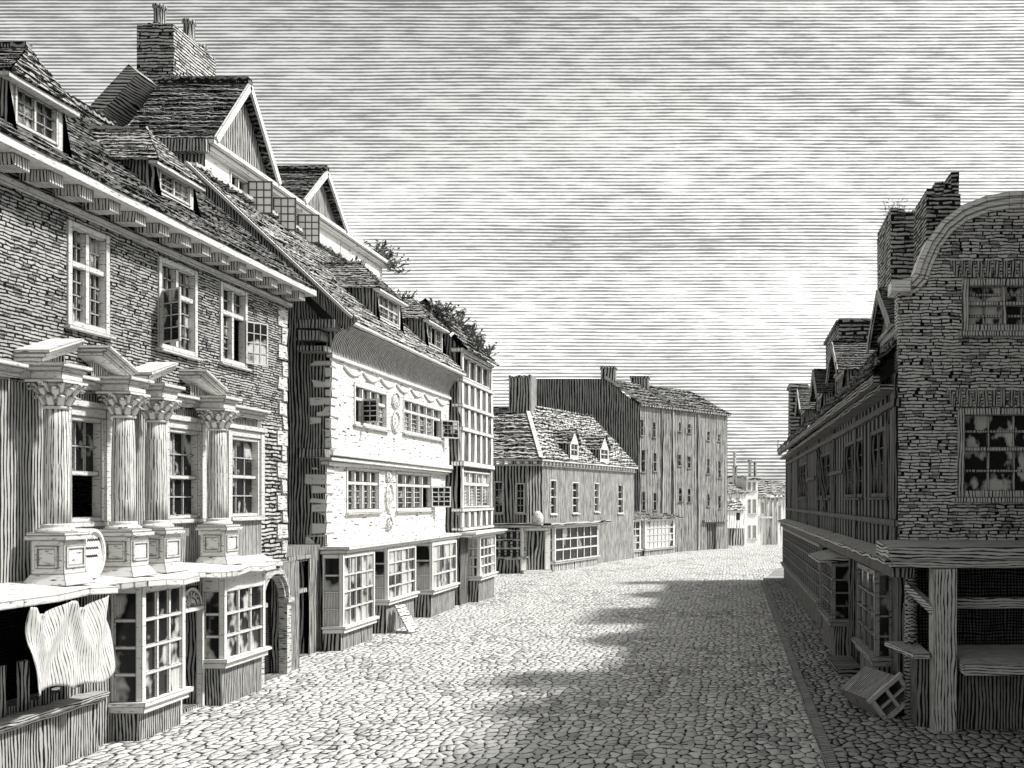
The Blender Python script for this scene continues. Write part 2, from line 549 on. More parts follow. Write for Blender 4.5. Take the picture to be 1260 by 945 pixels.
def gable_dormer(parent, y0, y1, xf, zb, ze, za, slope, xe, zeave, rm, wm, fm, pm, dirx=1, lights=2, c=2, r=3, ov=.16, barge=.1):
    F = Fac((xf, y0), (xf, y1), flip=dirx < 0)
    L = y1 - y0
    d = -dirx
    back = lambda z: (z - zeave) / slope
    ym = (y0 + y1) / 2
    fr = MB()
    hole = (.14, L - .14, zb + .1, ze - .12)
    fr.wall(F, 0, L, zb - .3, ze, [hole], 0, .1)
    fr.face([F.p(0, 0, ze), F.p(L, 0, ze), F.p(L / 2, 0, za - .05)], 1)
    xb = xe + d * back(ze)
    for y in (y0, y1):
        zr0 = zeave + slope * abs(xf - xe) - .12
        fr.face([(xf, y, zr0), (xf, y, ze), (xb, y, ze), (xe + d * back(zr0), y, zr0)], 1)
    dm = fr.build('dormer', [fm, wm], parent)
    rb = MB()
    xo = xf + dirx * ov
    k = (za - ze) / (L / 2)
    zo = ze - ov * k
    rd0, rd1 = (xo, ym, za), (xe + d * (back(za) + .1), ym, za)
    xbb = xe + d * back(zo)
    rb.roof((xbb, y0 - ov, zo), (xo, y0 - ov, zo), rd0, rd1, .16, .25, .025, .018)
    rb.roof((xo, y1 + ov, zo), (xbb, y1 + ov, zo), rd1, rd0, .16, .25, .025, .018)
    rb.beam(rd1, rd0, .12, .08, 0, j=.012)
    rb.build('dormer_roof', rm, dm)
    bb = MB()
    for y, yy in ((y0 - ov, ym), (y1 + ov, ym)):
        bb.beam((xo + dirx * .03, y, zo - .05), (xo + dirx * .03, yy, za - .05), .05, barge, 0)
    bb.box(F, 0, L, .01, .06, ze - .05, ze + .03)
    bb.build('bargeboard', fm, dm)
    window(dm, F, hole[0], hole[1], hole[2], hole[3], fm, pm, 0, lights, None, (c, r), (c, 1), .05, .05, .018, .07, .02, (), 0)
    for w in [o for o in dm.children if o.name.startswith('window')]:
        for q in list(w.children):
            wl = WL[q.name]
            q.parent = dm
            q.location = wl - WL[dm.name]
    return dm

def weeds(name, spots, label, cat='plant', n=60, h=.35, group=None, m=None):
    """tuft of leaf blades and small leaves rooted at the spots"""
    mb = MB()
    for _ in range(n):
        b = V(rnd.choice(spots)) + V([rnd.uniform(-.16, .16) for _ in 'xyz']) * 1.0
        d = V((rnd.uniform(-.7, .9), rnd.uniform(-.8, .6), rnd.uniform(.25, 1))).normalized()
        L = h * rnd.uniform(.5, 1.25)
        sd = d.cross(V((rnd.random(), rnd.random(), rnd.random()))).normalized()
        q, tip = b + d * L * .6, b + d * L + V((0, 0, -.25 * L))
        w = .022 * (h / .35)
        mb.face([b - sd * w * .4, b + sd * w * .4, q + sd * w, q - sd * w])
        mb.face([q - sd * w, q + sd * w, tip])
        for k in range(3):
            c = b + d * L * rnd.uniform(.3, 1)
            e = V([rnd.uniform(-1, 1) for _ in 'xyz']).normalized()
            f = e.cross(d).normalized()
            r_ = rnd.uniform(.03, .07) * (h / .35)
            mb.face([c - e * r_, c + f * r_ * .5, c + e * r_, c - f * r_ * .5])
    o = mb.build(name, m or mat('leaf', .1, .22, .35), None)
    return tag(o, label, cat, group)

def quoins(parent, F, a, z0, z1, m, dirs=(-1,), n=0.0, h=.3, w=(.2, .36), side=True):
    mb = MB()
    z, k = z0, 0
    while z < z1 - .1:
        hh = min(h * rnd.uniform(.8, 1.2), z1 - z)
        ww = w[k % 2] * rnd.uniform(.85, 1.15)
        for d in dirs:
            lo, hi = sorted((a, a + d * ww))
            mb.box(F, lo, hi, n - (w[(k + 1) % 2] if side else .1), n + .035, z + .012, z + hh - .012, 0, .018)
        z += hh
        k += 1
    return mb.build('quoin_stones', m, parent)

# =================================================================== SETTING
def sheet(name, pts, z, m):
    mb = MB()
    mb.face([(x, y, z) for x, y in pts])
    return struct(mb.build(name, m))

sheet('ground', [(-300, -60), (300, -60), (300, 700), (-300, 700)], -.012, mat('hlines', .5, .4, .3))
sheet('street', [(-16, 2), (1.3, 2), (1.34, 43), (2.3, 52), (9, 70), (12, 98), (-16, 98)], 0.0, mat('cobble', .165, .63, .065, 0, .9, ink=.012))
mb = MB()
kx = lambda y: 1.3 + .04 * (y - 2) / 41
mb.abox(1.3, 1.46, 2, 43, -.01, .1, 0, .01)
struct(mb.build('kerb', mat('hlines', .09, .36, .3, .02)))
mb = MB()
mb.abox(1.462, 12, 2, 45, -.01, .09)
struct(mb.build('pavement', mat('cobble', .17, .42, .09)))

# =================================================================== HOUSE 1: brick house with columns
P1 = mat('pane', .07, .62, .47, 0, .12)
W1 = mat('plain', .03, .62, .33, .03)
BR1 = mat('brick', .052, .4, .4, 0, .9, .5, .5)
h1 = thing('brick_house', (-10, 16.5, 0), 'tall brick house at left with four carved stone columns above its shopfront', 'house')
F1 = Fac((-10, 10.0), (-10, 21.9))
S = lambda y: y - 10.0
tops = [(S(14.67), S(15.66), 6.33, 7.93), (S(17.0), S(18.24), 6.35, 7.96), (S(19.05), S(20.12), 6.4, 7.98)]
mids = [(S(14.68), S(15.5), 3.36, 4.98), (S(17.25), S(18.3), 3.36, 4.98), (S(19.42), S(20.6), 3.36, 4.98)]
mb = MB()
mb.wall(F1, 0, F1.L, 5.35, 8.2, tops)
mb.face([(-10, 21.9, 0), (-16, 21.9, 0), (-16, 21.9, 8.45), (-13, 21.9, 11.45), (-10, 21.9, 8.45)])
mb.face([(-10, 10, 0), (-16, 10, 0), (-16, 10, 8.45), (-13, 10, 11.45), (-10, 10, 8.45)])
mb.face([(-16, 10, 0), (-16, 21.9, 0), (-16, 21.9, 8.45), (-16, 10, 8.45)])
mb.build('brick_wall', BR1, h1)
mb = MB()
mb.wall(F1, 0, S(20.75), 2.3, 5.35, mids, 0, .16)
mb.build('plaster_wall', mat('vlines', .06, .45, .42, 0, .9, .4, .3), h1)
mb = MB()
mb.wall(F1, S(20.75), F1.L, 2.3, 5.35, [], 0, .16)
mb.build('brick_pier', mat('brick', .085, .5, .42, 0, .9), h1)
window(h1, F1, *tops[0], W1, P1, 0, 2, .62, (3, 4), (3, 2), .1, .09, .022)
w = window(h1, F1, *tops[1], W1, P1, 0, 2, .66, (3, 4), (3, 2), .1, .09, .022, opens=(0,))
casement(w, F1, tops[1][0] + .1, 6.45, 7.38, .5, R(118), .03, 2, 4, [mat('plain', .03, .6, .34, .01), P1], .02)
w = window(h1, F1, *tops[2], W1, P1, 0, 2, .66, (2, 4), (2, 2), .1, .09, .022, opens=(1,))
casement(w, F1, tops[2][1] - .1, 6.5, 7.38, -.5, R(150), .03, 3, 4, [mat('plain', .03, .6, .34, .01), mat('pane', .1, .7, .56, 0, .12)], .02)
# sash windows: surround, upper sash, lower sash
for i, q in enumerate(mids):
    w = window(h1, F1, *q, W1, P1, 0, 1, .46 if i < 2 else .5, (3, 2), (3, 2), .07, .07, .03, .12, .03, opens=(0,) if i == 0 else (), sill=.08)
    sb = MB()
    a0, a1, z0, z1 = q
    sb.box(F1, a0 - .16, a0 - .002, -.02, .07, z0 - .1, z1 + .14)
    sb.box(F1, a1 + .002, a1 + .16, -.02, .07, z0 - .1, z1 + .14)
    sb.box(F1, a0 - .2, a1 + .2, -.02, .11, z1 + .142, z1 + .24)
    sb.box(F1, a0 - .002, a1 + .002, -.02, .06, z1 + .002, z1 + .14)
    sb.build('window_surround', W1, w)
quoins(h1, F1, F1.L, 2.5, 8.05, mat('plain', .05, .66, .4, .045), (-1,), 0, .34, (.24, .42))
# cornice on blocks
mb = MB()
mb.box(F1, 0, F1.L + .12, -.05, .09, 8.04, 8.13, 0)
mb.box(F1, 0, F1.L + .3, -.05, .56, 8.33, 8.46, 0, .01)
k = 0
a = .35
while a < F1.L:
    mb.box(F1, a, a + .3, -.02, .44, 8.16, 8.325, 1, .008)
    a += .66
mb.box(F1, 0, F1.L + .05, -.05, .03, 8.132, 8.33, 2)
mb.build('eaves_cornice', [W1, mat('vlines', .05, .62, .34, .014), mat('hlines', .05, .3, .5)], h1)
RT1 = mat('tile', .13, .33, .52, 0, .9)
mb = MB()
mb.roof((-9.42, 10, 8.47), (-9.42, 21.95, 8.47), (-13, 21.95, 11.5), (-13, 10, 11.5), .2, .4, .04, .025)
mb.roof((-16.5, 21.95, 8.47), (-16.5, 10, 8.47), (-13, 10, 11.5), (-13, 21.95, 11.5), .3, .6, .04, .025)
mb.beam((-13, 9.9, 11.55), (-13, 22, 11.55), .22, .12, 0)
mb.build('roof', RT1, h1)
CHK = mat('vlines', .06, .4, .5)
hip_dormer(h1, 13.2, 14.3, -9.8, 8.72, 9.5, 10.08, -9.92, .846, -9.42, 8.47, RT1, CHK, W1, P1, 1, 2, 2, 3)
hip_dormer(h1, 17.25, 18.5, -10.2, 9.1, 9.72, 10.5, -10.72, .846, -9.42, 8.47, mat('tile', .13, .42, .42, 0, .9), CHK, W1, P1, 1, 2, 2, 3)

# ledge over the shop
LEDGE = mat('plain', .05, .64, .34, .035)
mb = MB()
prof = [(0, 1.05), (S(12.3), 1.08), (S(14.35), .98), (S(14.5), .72), (S(14.85), 1.12), (S(16.15), 1.2), (S(16.5), .98), (S(17.2), 1.0), (S(17.5), 1.14),
        (S(19.1), 1.08), (S(19.4), .72), (S(20.4), .62), (S(20.8), .2)]
for i in range(len(prof) - 1):
    (a, n0), (b, n1) = prof[i], prof[i + 1]
    for j in range(3):
        aa, bb = a + (b - a) * j / 3, a + (b - a) * (j + 1) / 3
        m0, m1 = n0 + (n1 - n0) * j / 3, n0 + (n1 - n0) * (j + 1) / 3
        z = 2.46
        w0, w1 = .03 * math.sin(aa * 4.1), .03 * math.sin(bb * 4.1)
        mb.hexa([F1.p(aa, -.05, z - .09), F1.p(bb, -.05, z - .09), F1.p(bb, m1, z - .11 + w1), F1.p(aa, m0, z - .11 + w0),
                 F1.p(aa, -.05, z + .1), F1.p(bb, -.05, z + .1), F1.p(bb, m1, z - .015 + w1), F1.p(aa, m0, z - .015 + w0)])
mb.build('shop_ledge', LEDGE, h1)
# columns on pedestals
STN = mat('vlines', .04, .64, .3, 0, .85, .4, .25)
STB = mat('plain', .035, .66, .33, .032)
CN = .42
def column(y):
    x = -10 + CN
    mb = MB()
    mb.lathe((x, y, 0), [(.165, 3.36), (.168, 3.7), (.166, 4.2), (.155, 4.7), (.142, 4.98)], 24)
    c = mb.build('column', STN, h1)
    mb = MB()
    mb.lathe((x, y, 0), [(.25, 3.24), (.25, 3.28), (.21, 3.3), (.19, 3.315), (.2, 3.335), (.2, 3.35), (.167, 3.362)], 24)
    mb.build('base', STB, c)
    mb = MB()
    mb.lathe((x, y, 0), [(.145, 4.982), (.175, 4.99), (.175, 5.02), (.145, 5.03), (.15, 5.1), (.17, 5.22), (.22, 5.31), (.27, 5.335)], 20)
    for tier, (z0, z1, r0, r1, k) in enumerate(((5.02, 5.17, .16, .27, 9), (5.11, 5.28, .17, .32, 9), (5.2, 5.345, .2, .34, 8))):
        for i in range(k):
            an = 2 * math.pi * (i + .5 * (tier % 2)) / k
            d, tg = V((math.cos(an), math.sin(an), 0)), V((-math.sin(an), math.cos(an), 0))
            o = V((x, y, 0))
            p0, p1 = o + d * r0 + V((0, 0, z0)), o + d * (r1 - .03) + V((0, 0, z1))
            p2 = o + d * (r1 + .015) + V((0, 0, z1 - .045))
            wd = .05
            mb.hexa([p0 - tg * wd, p0 + tg * wd, p0 + tg * wd - d * .03, p0 - tg * wd - d * .03,
                     p1 - tg * wd, p1 + tg * wd, p1 + tg * wd - d * .03, p1 - tg * wd - d * .03])
            mb.hexa([p1 - tg * .035 - V((0, 0, .03)), p1 + tg * .035 - V((0, 0, .03)), p1 + tg * .035, p1 - tg * .035,
                     p2 - tg * .028, p2 + tg * .028, p2 + tg * .028 + V((0, 0, .025)), p2 - tg * .028 + V((0, 0, .025))])
    mb.abox(x - .27, x + .27, y - .27, y + .27, 5.34, 5.385)
    mb.build('capital', mat('plain', .03, .78, .22, .035), c)
    mb = MB()
    mb.abox(x - .2, x + .26, y - .23, y + .23, 2.66, 3.13)
    mb.abox(x - .26, x + .32, y - .29, y + .29, 3.132, 3.2)
    mb.abox(x - .25, x + .29, y - .27, y + .27, 3.202, 3.24)
    b0 = [(x - .3, y - .32), (x + .35, y - .32), (x + .35, y + .32), (x - .3, y + .32)]
    b1 = [(x - .21, y - .24), (x + .27, y - .24), (x + .27, y + .24), (x - .21, y + .24)]
    mb.hexa([(p[0], p[1], 2.5) for p in b0] + [(p[0], p[1], 2.658) for p in b1])
    # sunk panels on the two visible faces
    for (z0, z1) in ((2.74, 3.05),):
        for a0, a1, b0_, b1_ in ((y - .2, y - .16, z0, z1), (y + .16, y + .2, z0, z1)):
            mb.abox(x + .261, x + .28, a0, a1, b0_, b1_)
        for b0_, b1_ in ((z0, z0 + .04), (z1 - .04, z1)):
            mb.abox(x + .261, x + .278, y - .158, y + .158, b0_, b1_)
        for a0, a1 in ((x - .14, x - .1), (x + .14, x + .18)):
            mb.abox(a0, a1, y - .25, y - .231, z0, z1)
        for b0_, b1_ in ((z0, z0 + .04), (z1 - .04, z1)):
            mb.abox(x - .098, x + .138, y - .248, y - .231, b0_, b1_)
    mb.build('pedestal', STB, c)
    # block of entablature
    mb = MB()
    mb.abox(x - .22, x + .22, y - .22, y + .22, 5.388, 5.5)
    mb.abox(x - .25, x + .26, y - .26, y + .26, 5.502, 5.56)
    mb.abox(x - .28, x + .31, y - .31, y + .31, 5.562, 5.62)
    mb.abox(x - .42, x - .222, y - .18, y + .18, 5.4, 5.61)
    mb.build('entablature_block', STB, c)
cols = [13.85, 15.37, 16.26, 18.19]
for y in cols:
    column(y)
mb = MB()
for a, b in ((10.0, 13.5), (14.2, 15.02), (15.72, 15.91), (16.61, 17.84), (18.54, 20.6)):
    mb = MB()
    mb.box(F1, S(a), S(b), -.02, .16, 5.39, 5.45)
    mb.box(F1, S(a), S(b), -.02, .21, 5.452, 5.52)
    mb.box(F1, S(a), S(b), -.02, .28, 5.522, 5.58)
    mb.build('entablature', STB, h1)
for ya, yb, (k0, k1) in ((13.85, 15.37, (.36, .33)), (16.26, 18.19, (.3, .3))):
    L = yb - ya
    for y0, dr, k in ((ya - .26, 1, k0), (yb + .26, -1, k1)):
        mb = MB()
        y1 = y0 + dr * (L * k + .2)
        for dz, n1, h in ((0, .44, .06), (.062, .49, .055), (.12, .54, .045)):
            p = F1.p(S(y0), n1 / 2 - .04, 5.65 + dz)
            q = F1.p(S(y1), n1 / 2 - .04, 5.93 + dz)
            mb.beam(p, q, n1 - .02, h, 0, up=(0, 0, 1))
        mb.face([F1.p(S(y0), .2, 5.6), F1.p(S(y1), .2, 5.6), F1.p(S(y1), .2, 5.84)], 1)
        mb.build('broken_pediment', [STB, mat('vlines', .05, .5, .5)], h1)
# oval tablet between the pedestals, with script too worn to read
mb = MB()
oy, oz, orx, orz = 14.6, 2.9, .26, .37
ring = lambda r, n: [F1.p(S(oy) + orx * r * math.cos(t_ * math.pi / 16), n, oz + orz * r * math.sin(t_ * math.pi / 16)) for t_ in range(32)]
A, B, C_, D_ = ring(1, .05), ring(1, .47), ring(.86, .47), ring(.86, .43)
for i in range(32):
    k = (i + 1) % 32
    mb.face([A[i], A[k], B[k], B[i]]); mb.face([B[i], B[k], C_[k], C_[i]]); mb.face([C_[i], C_[k], D_[k], D_[i]])
mb.face(D_)
pq = mb.build('tablet', mat('plain', .05, .82, .16, .015), h1)
mb = MB()
for z, a, b in ((3.1, -.16, .17), (2.98, -.2, .14), (2.86, -.14, .12)):
    pts = []
    for i in range(30):
        t_ = i / 29
        pts.append(F1.p(S(oy) + a + (b - a) * t_, .435, z + .02 * math.sin(t_ * 37) + .01 * math.sin(t_ * 91)))
    mb.tube(pts, .007, 5)
mb.build('script', mat('plain', .05, .02, .3), pq)

# ---- shopfront
SF = mat('vlines', .06, .42, .5, .014)
DKB = mat('vlines', .055, .4, .46)
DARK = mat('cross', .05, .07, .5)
FW = mat('plain', .04, .72, .3, .03)
SN = .5
FS = Fac((-9.5, 10.0), (-9.5, 21.45))
mb = MB()
door1, door2, stall = (S(16.75), S(17.42), 0.06, 2.18), (S(19.6), S(20.75), .02, 2.1), (S(11.6), S(14.35), .98, 2.3)
mb.wall(FS, 0, FS.L, 0, 2.36, [door1, door2, stall], 0, .3)
mb.face([(-9.5, 21.45, 0), (-9.5, 21.45, 2.36), (-10, 21.45, 2.36), (-10, 21.45, 0)])
mb.face([(-9.5, 10, 2.362), (-9.5, 21.45, 2.362), (-10, 21.45, 2.362), (-10, 10, 2.362)])
mb.build('shopfront', SF, h1)
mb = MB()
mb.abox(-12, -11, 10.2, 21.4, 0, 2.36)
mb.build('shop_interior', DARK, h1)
SPN = mat('pane', .1, .66, .5, 0, .12)
bay(h1, F1, S(14.93), S(16.12), .5, .98, .6, 2.36, 3, 4, FW, SPN, DKB, 1, .1, .05)
bay(h1, F1, S(17.5), S(19.05), .5, .9, .84, 2.34, 3, 3, FW, SPN, DKB, 1, .1, .05, top=.3)
# fanlight and door
mb = MB()
cz, cs, rr = 1.82, (door1[0] + door1[1]) / 2, .34
arc = lambda r, n, k=16: [FS.p(cs + r * math.cos(math.pi * i / k), n, cz + r * math.sin(math.pi * i / k)) for i in range(k + 1)]
for r0, r1 in ((rr - .06, rr), (.07, .12), (.17, .2)):
    a_, b_, c_ = arc(r0, .05), arc(r1, .05), arc(r0, -.05)
    for i in range(16):
        mb.face([a_[i], a_[i + 1], b_[i + 1], b_[i]]); mb.face([a_[i], a_[i + 1], c_[i + 1], c_[i]])
for i in range(1, 8):
    an = math.pi * i / 8
    mb.beam(FS.p(cs + .1 * math.cos(an), .02, cz + .1 * math.sin(an)), FS.p(cs + (rr - .03) * math.cos(an), .02, cz + (rr - .03) * math.sin(an)), .05, .035, 0, up=FS.n)
mb.box(FS, door1[0] - .04, door1[1] + .04, -.05, .07, cz - .08, cz)
for a in (door1[0] - .06, door1[1] - .02):
    mb.box(FS, a, a + .08, -.05, .06, 0, cz - .082)
fl = mb.build('fanlight', FW, h1)
mb = MB()
mb.face([FS.p(door1[0], -.08, cz), FS.p(door1[1], -.08, cz), FS.p(door1[1], -.08, 2.18), FS.p(door1[0], -.08, 2.18)])
mb.build('pane', SPN, fl)
mb = MB()
mb.box(FS, door1[0], door1[1], -.34, -.29, .02, cz - .09)
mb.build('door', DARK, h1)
# arched doorway
mb = MB()
cs2, r2, cz2 = (door2[0] + door2[1]) / 2, .56, 1.62
for ro, ri, n1 in ((.7, .62, .06), (.62, .55, .1), (.55, .48, .04)):
    a_, b_, c_, d_ = [[FS.p(cs2 + r * math.cos(math.pi * i / 16), n, cz2 + r * math.sin(math.pi * i / 16)) for i in range(17)]
                      for r, n in ((ro, n1), (ri, n1), (ri, -.1), (ro, -.1))]
    for i in range(16):
        mb.face([a_[i], a_[i + 1], b_[i + 1], b_[i]]); mb.face([b_[i], b_[i + 1], c_[i + 1], c_[i]]); mb.face([a_[i], a_[i + 1], d_[i + 1], d_[i]])
for a in (cs2 - .7, cs2 + .5):
    mb.box(FS, a, a + .2, -.1, .08, 0, cz2 - .1)
    mb.box(FS, a - .04, a + .24, -.1, .13, cz2 - .098, cz2)
mb.build('door_arch', mat('plain', .05, .55, .4, .014), h1)
mb = MB()
mb.box(FS, door2[0], door2[1], -.35, -.29, .02, 2.09)
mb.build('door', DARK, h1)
# stall opening: counter, shutters below
mb = MB()
mb.box(F1, S(11.5), S(14.4), .45, .82, .8, .87, 0, .01)
mb.box(F1, S(11.5), S(14.4), .45, .75, .73, .798, 0, .01)
mb.build('stall_counter', mat('hlines', .04, .55, .35, .03), h1)
mb = MB()
mb.box(F1, S(11.5), S(14.4), .5, .66, 0, .728)
mb.build('stall_riser', DKB, h1)
mb = MB()
a = S(11.7)
while a < S(14.3):
    mb.box(F1, a, a + .16, .5, .56, .88, 1.55)
    a += .42
mb.build('stall_uprights', SF, h1)
# hanging cloth
mb = MB()
def cl(u, v):
    y = 12.35 + 1.55 * u
    sag = .13 * (math.sin(u * math.pi * 2) ** 2) * (1 - v)
    fold = math.sin(u * 15 + 1.2 * v) * .06 * (.25 + v) + math.sin(u * 7 + 2) * .07 * v + .03 * math.sin(u * 27 + v * 2) * v
    swag = -.07 * math.sin((abs((u * 2) % 1 - .5) * 5 + v * 3.2) * 2.2) * (1 - v)
    flare = .16 * v - .1 * abs(u - .5) * v
    zt = 2.34 - sag
    zb = 1.2 + .05 * math.sin(u * 6.3 + .5) + .025 * math.sin(u * 21) + max(0, u - .8) * 1.1
    return V((-8.93 + flare * .5 + fold + swag, y + (u - .5) * .12 * v, zt + (zb - zt) * v))
mb.grid(cl, 70, 26)
o = mb.build('hanging_cloth', mat('vlines', .03, .6, .16, 0, .95, .45, .15), None, (V((0, 1, 0)), V((0, 0, 1))))
so = o.modifiers.new('thick', 'SOLIDIFY'); so.thickness = .012
tag(o, 'pale ragged cloth hung in folds from the ledge over the open shop stall', 'cloth')

# =================================================================== ALLEY wall
al = thing('alley_wall', (-10.1, 23, 0), 'low dark wall with a black passage door between the brick and the white house', 'wall')
FA = Fac((-10.12, 21.92), (-10.12, 24.0))
mb = MB()
hole = (.35, 1.4, .02, 2.25)
mb.wall(FA, 0, FA.L, 0, 2.6, [hole], 0, .3)
mb.face([(-10.12, 21.92, 2.6), (-10.12, 24, 2.6), (-13, 24, 2.6), (-13, 21.92, 2.6)])
mb.build('wall', mat('vlines', .08, .4, .5), al)
mb = MB()
mb.box(FA, .35, 1.4, -.25, -.2, 0, 1.5)
mb.build('door', mat('cross', .08, .1, .45), al)
mb = MB()
mb.box(FA, .35, 1.4, -.12, -.02, 1.5, 1.6); mb.box(FA, .84, .92, -.12, -.02, 1.602, 2.25)
for a in (.27, 1.4):
    mb.box(FA, a, a + .08, -.1, .03, 0, 2.3)
mb.box(FA, .27, 1.48, -.1, .04, 2.302, 2.4)
mb.build('door_frame', mat('vlines', .07, .5, .45, .015), al)

# =================================================================== HOUSE 2: white pargeted house
P2 = mat('pane', .1, .6, .44, 0, .12)
W2 = mat('plain', .06, .74, .3, .045)
PG = mat('plain', .075, .76, .36)
h2 = thing('pargeted_house', (-10, 29, 0), 'white plastered house with moulded medallions, coved eaves and mossy tiled roof', 'house')
F2 = Fac((-10, 24.0), (-10, 34.15))
T = lambda y: y - 24.0
ups = [(T(25.5), T(27.95), 5.68, 6.78), (T(29.3), T(33.2), 5.72, 6.8)]
los = [(T(25.3), T(27.7), 3.36, 4.56), (T(29.05), T(32.5), 3.36, 4.56)]
mb = MB()
mb.wall(F2, 0, F2.L, 4.9, 7.3, ups, .12, .18)
mb.wall(F2, 0, F2.L, 2.5, 4.7, los, 0, .18)
mb.build('plaster_wall', PG, h2)
mb = MB()
mb.wall(F2, 0, F2.L, 0, 2.5, [], 0, .18)
mb.build('shop_wall', mat('vlines', .1, .42, .45), h2)
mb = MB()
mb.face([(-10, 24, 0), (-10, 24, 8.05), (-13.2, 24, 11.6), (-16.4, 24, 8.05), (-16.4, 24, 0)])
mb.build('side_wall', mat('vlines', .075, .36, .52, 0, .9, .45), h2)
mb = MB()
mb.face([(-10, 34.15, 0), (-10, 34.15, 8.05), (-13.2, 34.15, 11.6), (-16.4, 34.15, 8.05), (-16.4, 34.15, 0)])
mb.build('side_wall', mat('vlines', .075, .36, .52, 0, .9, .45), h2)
o2 = [((0,), 0), ((3,), 1)]
w = window(h2, F2, *ups[0], W2, P2, .12, 4, .66, (2, 4), (2, 1), .09, .09, .03, opens=(0,))
casement(w, F2, ups[0][0] + .66, 5.76, 6.4, -.52, R(70), .1, 2, 4, [W2, P2], .03, .05)
w = window(h2, F2, *ups[1], W2, P2, .12, 5, .66, (2, 4), (2, 1), .09, .09, .03, opens=(4,))
casement(w, F2, ups[1][1] - .1, 5.8, 6.42, -.7, R(140), .15, 3, 4, [W2, P2], .03, .05)
window(h2, F2, *los[0], W2, P2, 0, 4, .68, (2, 4), (1, 1), .09, .09, .03)
w = window(h2, F2, *los[1], W2, P2, 0, 4, .68, (2, 4), (1, 1), .09, .09, .03, opens=(3,))
casement(w, F2, los[1][1] - .1, 3.45, 4.15, -.75, R(140), .03, 3, 4, [W2, P2], .03, .05)
mb = MB()
def cove(v):      # profile of coved eaves
    an = v * math.pi / 2
    return .14 + .52 * (1 - math.cos(an)), 7.3 + .72 * math.sin(an)
for i in range(8):
    (n0, z0), (n1, z1) = cove(i / 8), cove((i + 1) / 8)
    mb.shell([F2.p(0, n0, z0), F2.p(F2.L, n0, z0), F2.p(F2.L, n1, z1), F2.p(0, n1, z1)], [(0, 1, 2, 3)], 0, True)
    mb.face([F2.p(0, n0, z0), F2.p(0, n1, z1), F2.p(0, -.2, z1), F2.p(0, -.2, z0)])
mb.box(F2, -.05, F2.L, -.1, .72, 8.022, 8.1, 1)
mb.box(F2, -.05, F2.L, .05, .2, 7.2, 7.298, 1)
mb.build('coved_eaves', [mat('vlines', .1, .55, .46, 0, .9, .35, .3), W2], h2)
mb = MB()
mb.box(F2, -.12, F2.L + .05, -.1, .26, 4.78, 4.9, 0, .015)
mb.box(F2, -.1, F2.L + .05, -.1, .2, 4.66, 4.778, 0, .015)
mb.box(F2, -.06, F2.L, -.1, .12, 4.56, 4.658, 0, .01)
mb.build('string_course', W2, h2)
mb = MB()
mb.box(F2, -.1, F2.L, -.1, .62, 2.46, 2.54, 0, .012)
mb.box(F2, -.06, F2.L, -.1, .54, 2.36, 2.458, 0, .012)
mb.build('shop_ledge', W2, h2)
quoins(h2, F2, 0, 4.95, 7.15, W2, (1,), .12, .25, (.34, .5))
quoins(h2, F2, 0, 2.6, 4.52, W2, (1,), 0, .25, (.34, .5))
# plaster medallions
def oval(mb, F, a, z, ra, rz, n, th=.06):
    rings = [(1, n), (1, n + th), (.78, n + th * 1.3), (.68, n + th * .5), (.3, n + th * 1.3)]
    pr = [[F.p(a + ra * r * math.cos(k * math.pi / 10), q, z + rz * r * math.sin(k * math.pi / 10)) for k in range(20)] for r, q in rings]
    for A, B in zip(pr, pr[1:]):
        for k in range(20):
            mb.face([A[k], A[(k + 1) % 20], B[(k + 1) % 20], B[k]])
    mb.face(pr[-1])
for (a, z, ra, rz, n) in ((T(28.6), 6.62, .3, .26, .12), (T(28.6), 6.0, .34, .34, .12), (T(28.4), 4.4, .26, .24, 0), (T(28.4), 3.8, .32, .44, 0), (T(28.4), 3.02, .22, .22, 0)):
    mb = MB()
    oval(mb, F2, a, z, ra, rz, n + .002)
    mb.build('medallion', mat('plain', .09, .8, .28, .06), h2)
mb = MB()
for i in range(7):      # festoon under the eaves
    a = .8 + i * 1.3
    pts = [F2.p(a + t_ / 8 * 1.2, .15, 7.1 - .16 * math.sin(t_ / 8 * math.pi)) for t_ in range(9)]
    mb.tube(pts, .035, 6)
mb.build('festoon', W2, h2)
RT2 = mat('tile', .17, .55, .4, 0, .9)
mb = MB()
mb.roof((-9.28, 23.85, 8.1), (-9.28, 34.2, 8.1), (-13.2, 34.2, 11.8), (-13.2, 23.85, 11.8), .24, .5, .05, .03)
mb.roof((-16.6, 34.2, 8.4), (-16.6, 23.85, 8.4), (-13.2, 23.85, 11.8), (-13.2, 34.2, 11.8), .35, .8, .05, .03)
mb.beam((-13.2, 23.8, 11.88), (-13.2, 34.2, 11.88), .3, .14)
mb.build('roof', RT2, h2)
mb = MB()
mb.beam((-9.25, 23.8, 7.97), (-13.25, 23.8, 11.72), .12, .4, 0)
mb.beam((-9.22, 23.72, 8.13), (-13.25, 23.72, 11.9), .2, .07, 1)
mb.build('bargeboard', [mat('vlines', .06, .34, .5), W2], h2)
mb = MB()
CORB = mat('vlines', .08, .4, .45, .03)
for z0, z1, n in ((7.84, 8.06, .62), (7.3, 7.44, .4), (4.72, 4.95, .4), (7.56, 7.8, .3)):
    mb = MB()
    mb.abox(-10.5, -9.92 + n - .3, 23.55, 24.0, z0, z1, 0, .02)
    mb.build('corbel', CORB, h2)
CH2 = mat('vlines', .09, .4, .5)
RTD = mat('tile', .15, .4, .45, 0, .9)
d2, FD, hd = hip_dormer(h2, 27.6, 29.6, -10.05, 8.8, 9.72, 10.62, -10.85, .944, -9.28, 8.1, RTD, CH2, W2, P2, 1, 2, 2, 2, (), .2, .5)
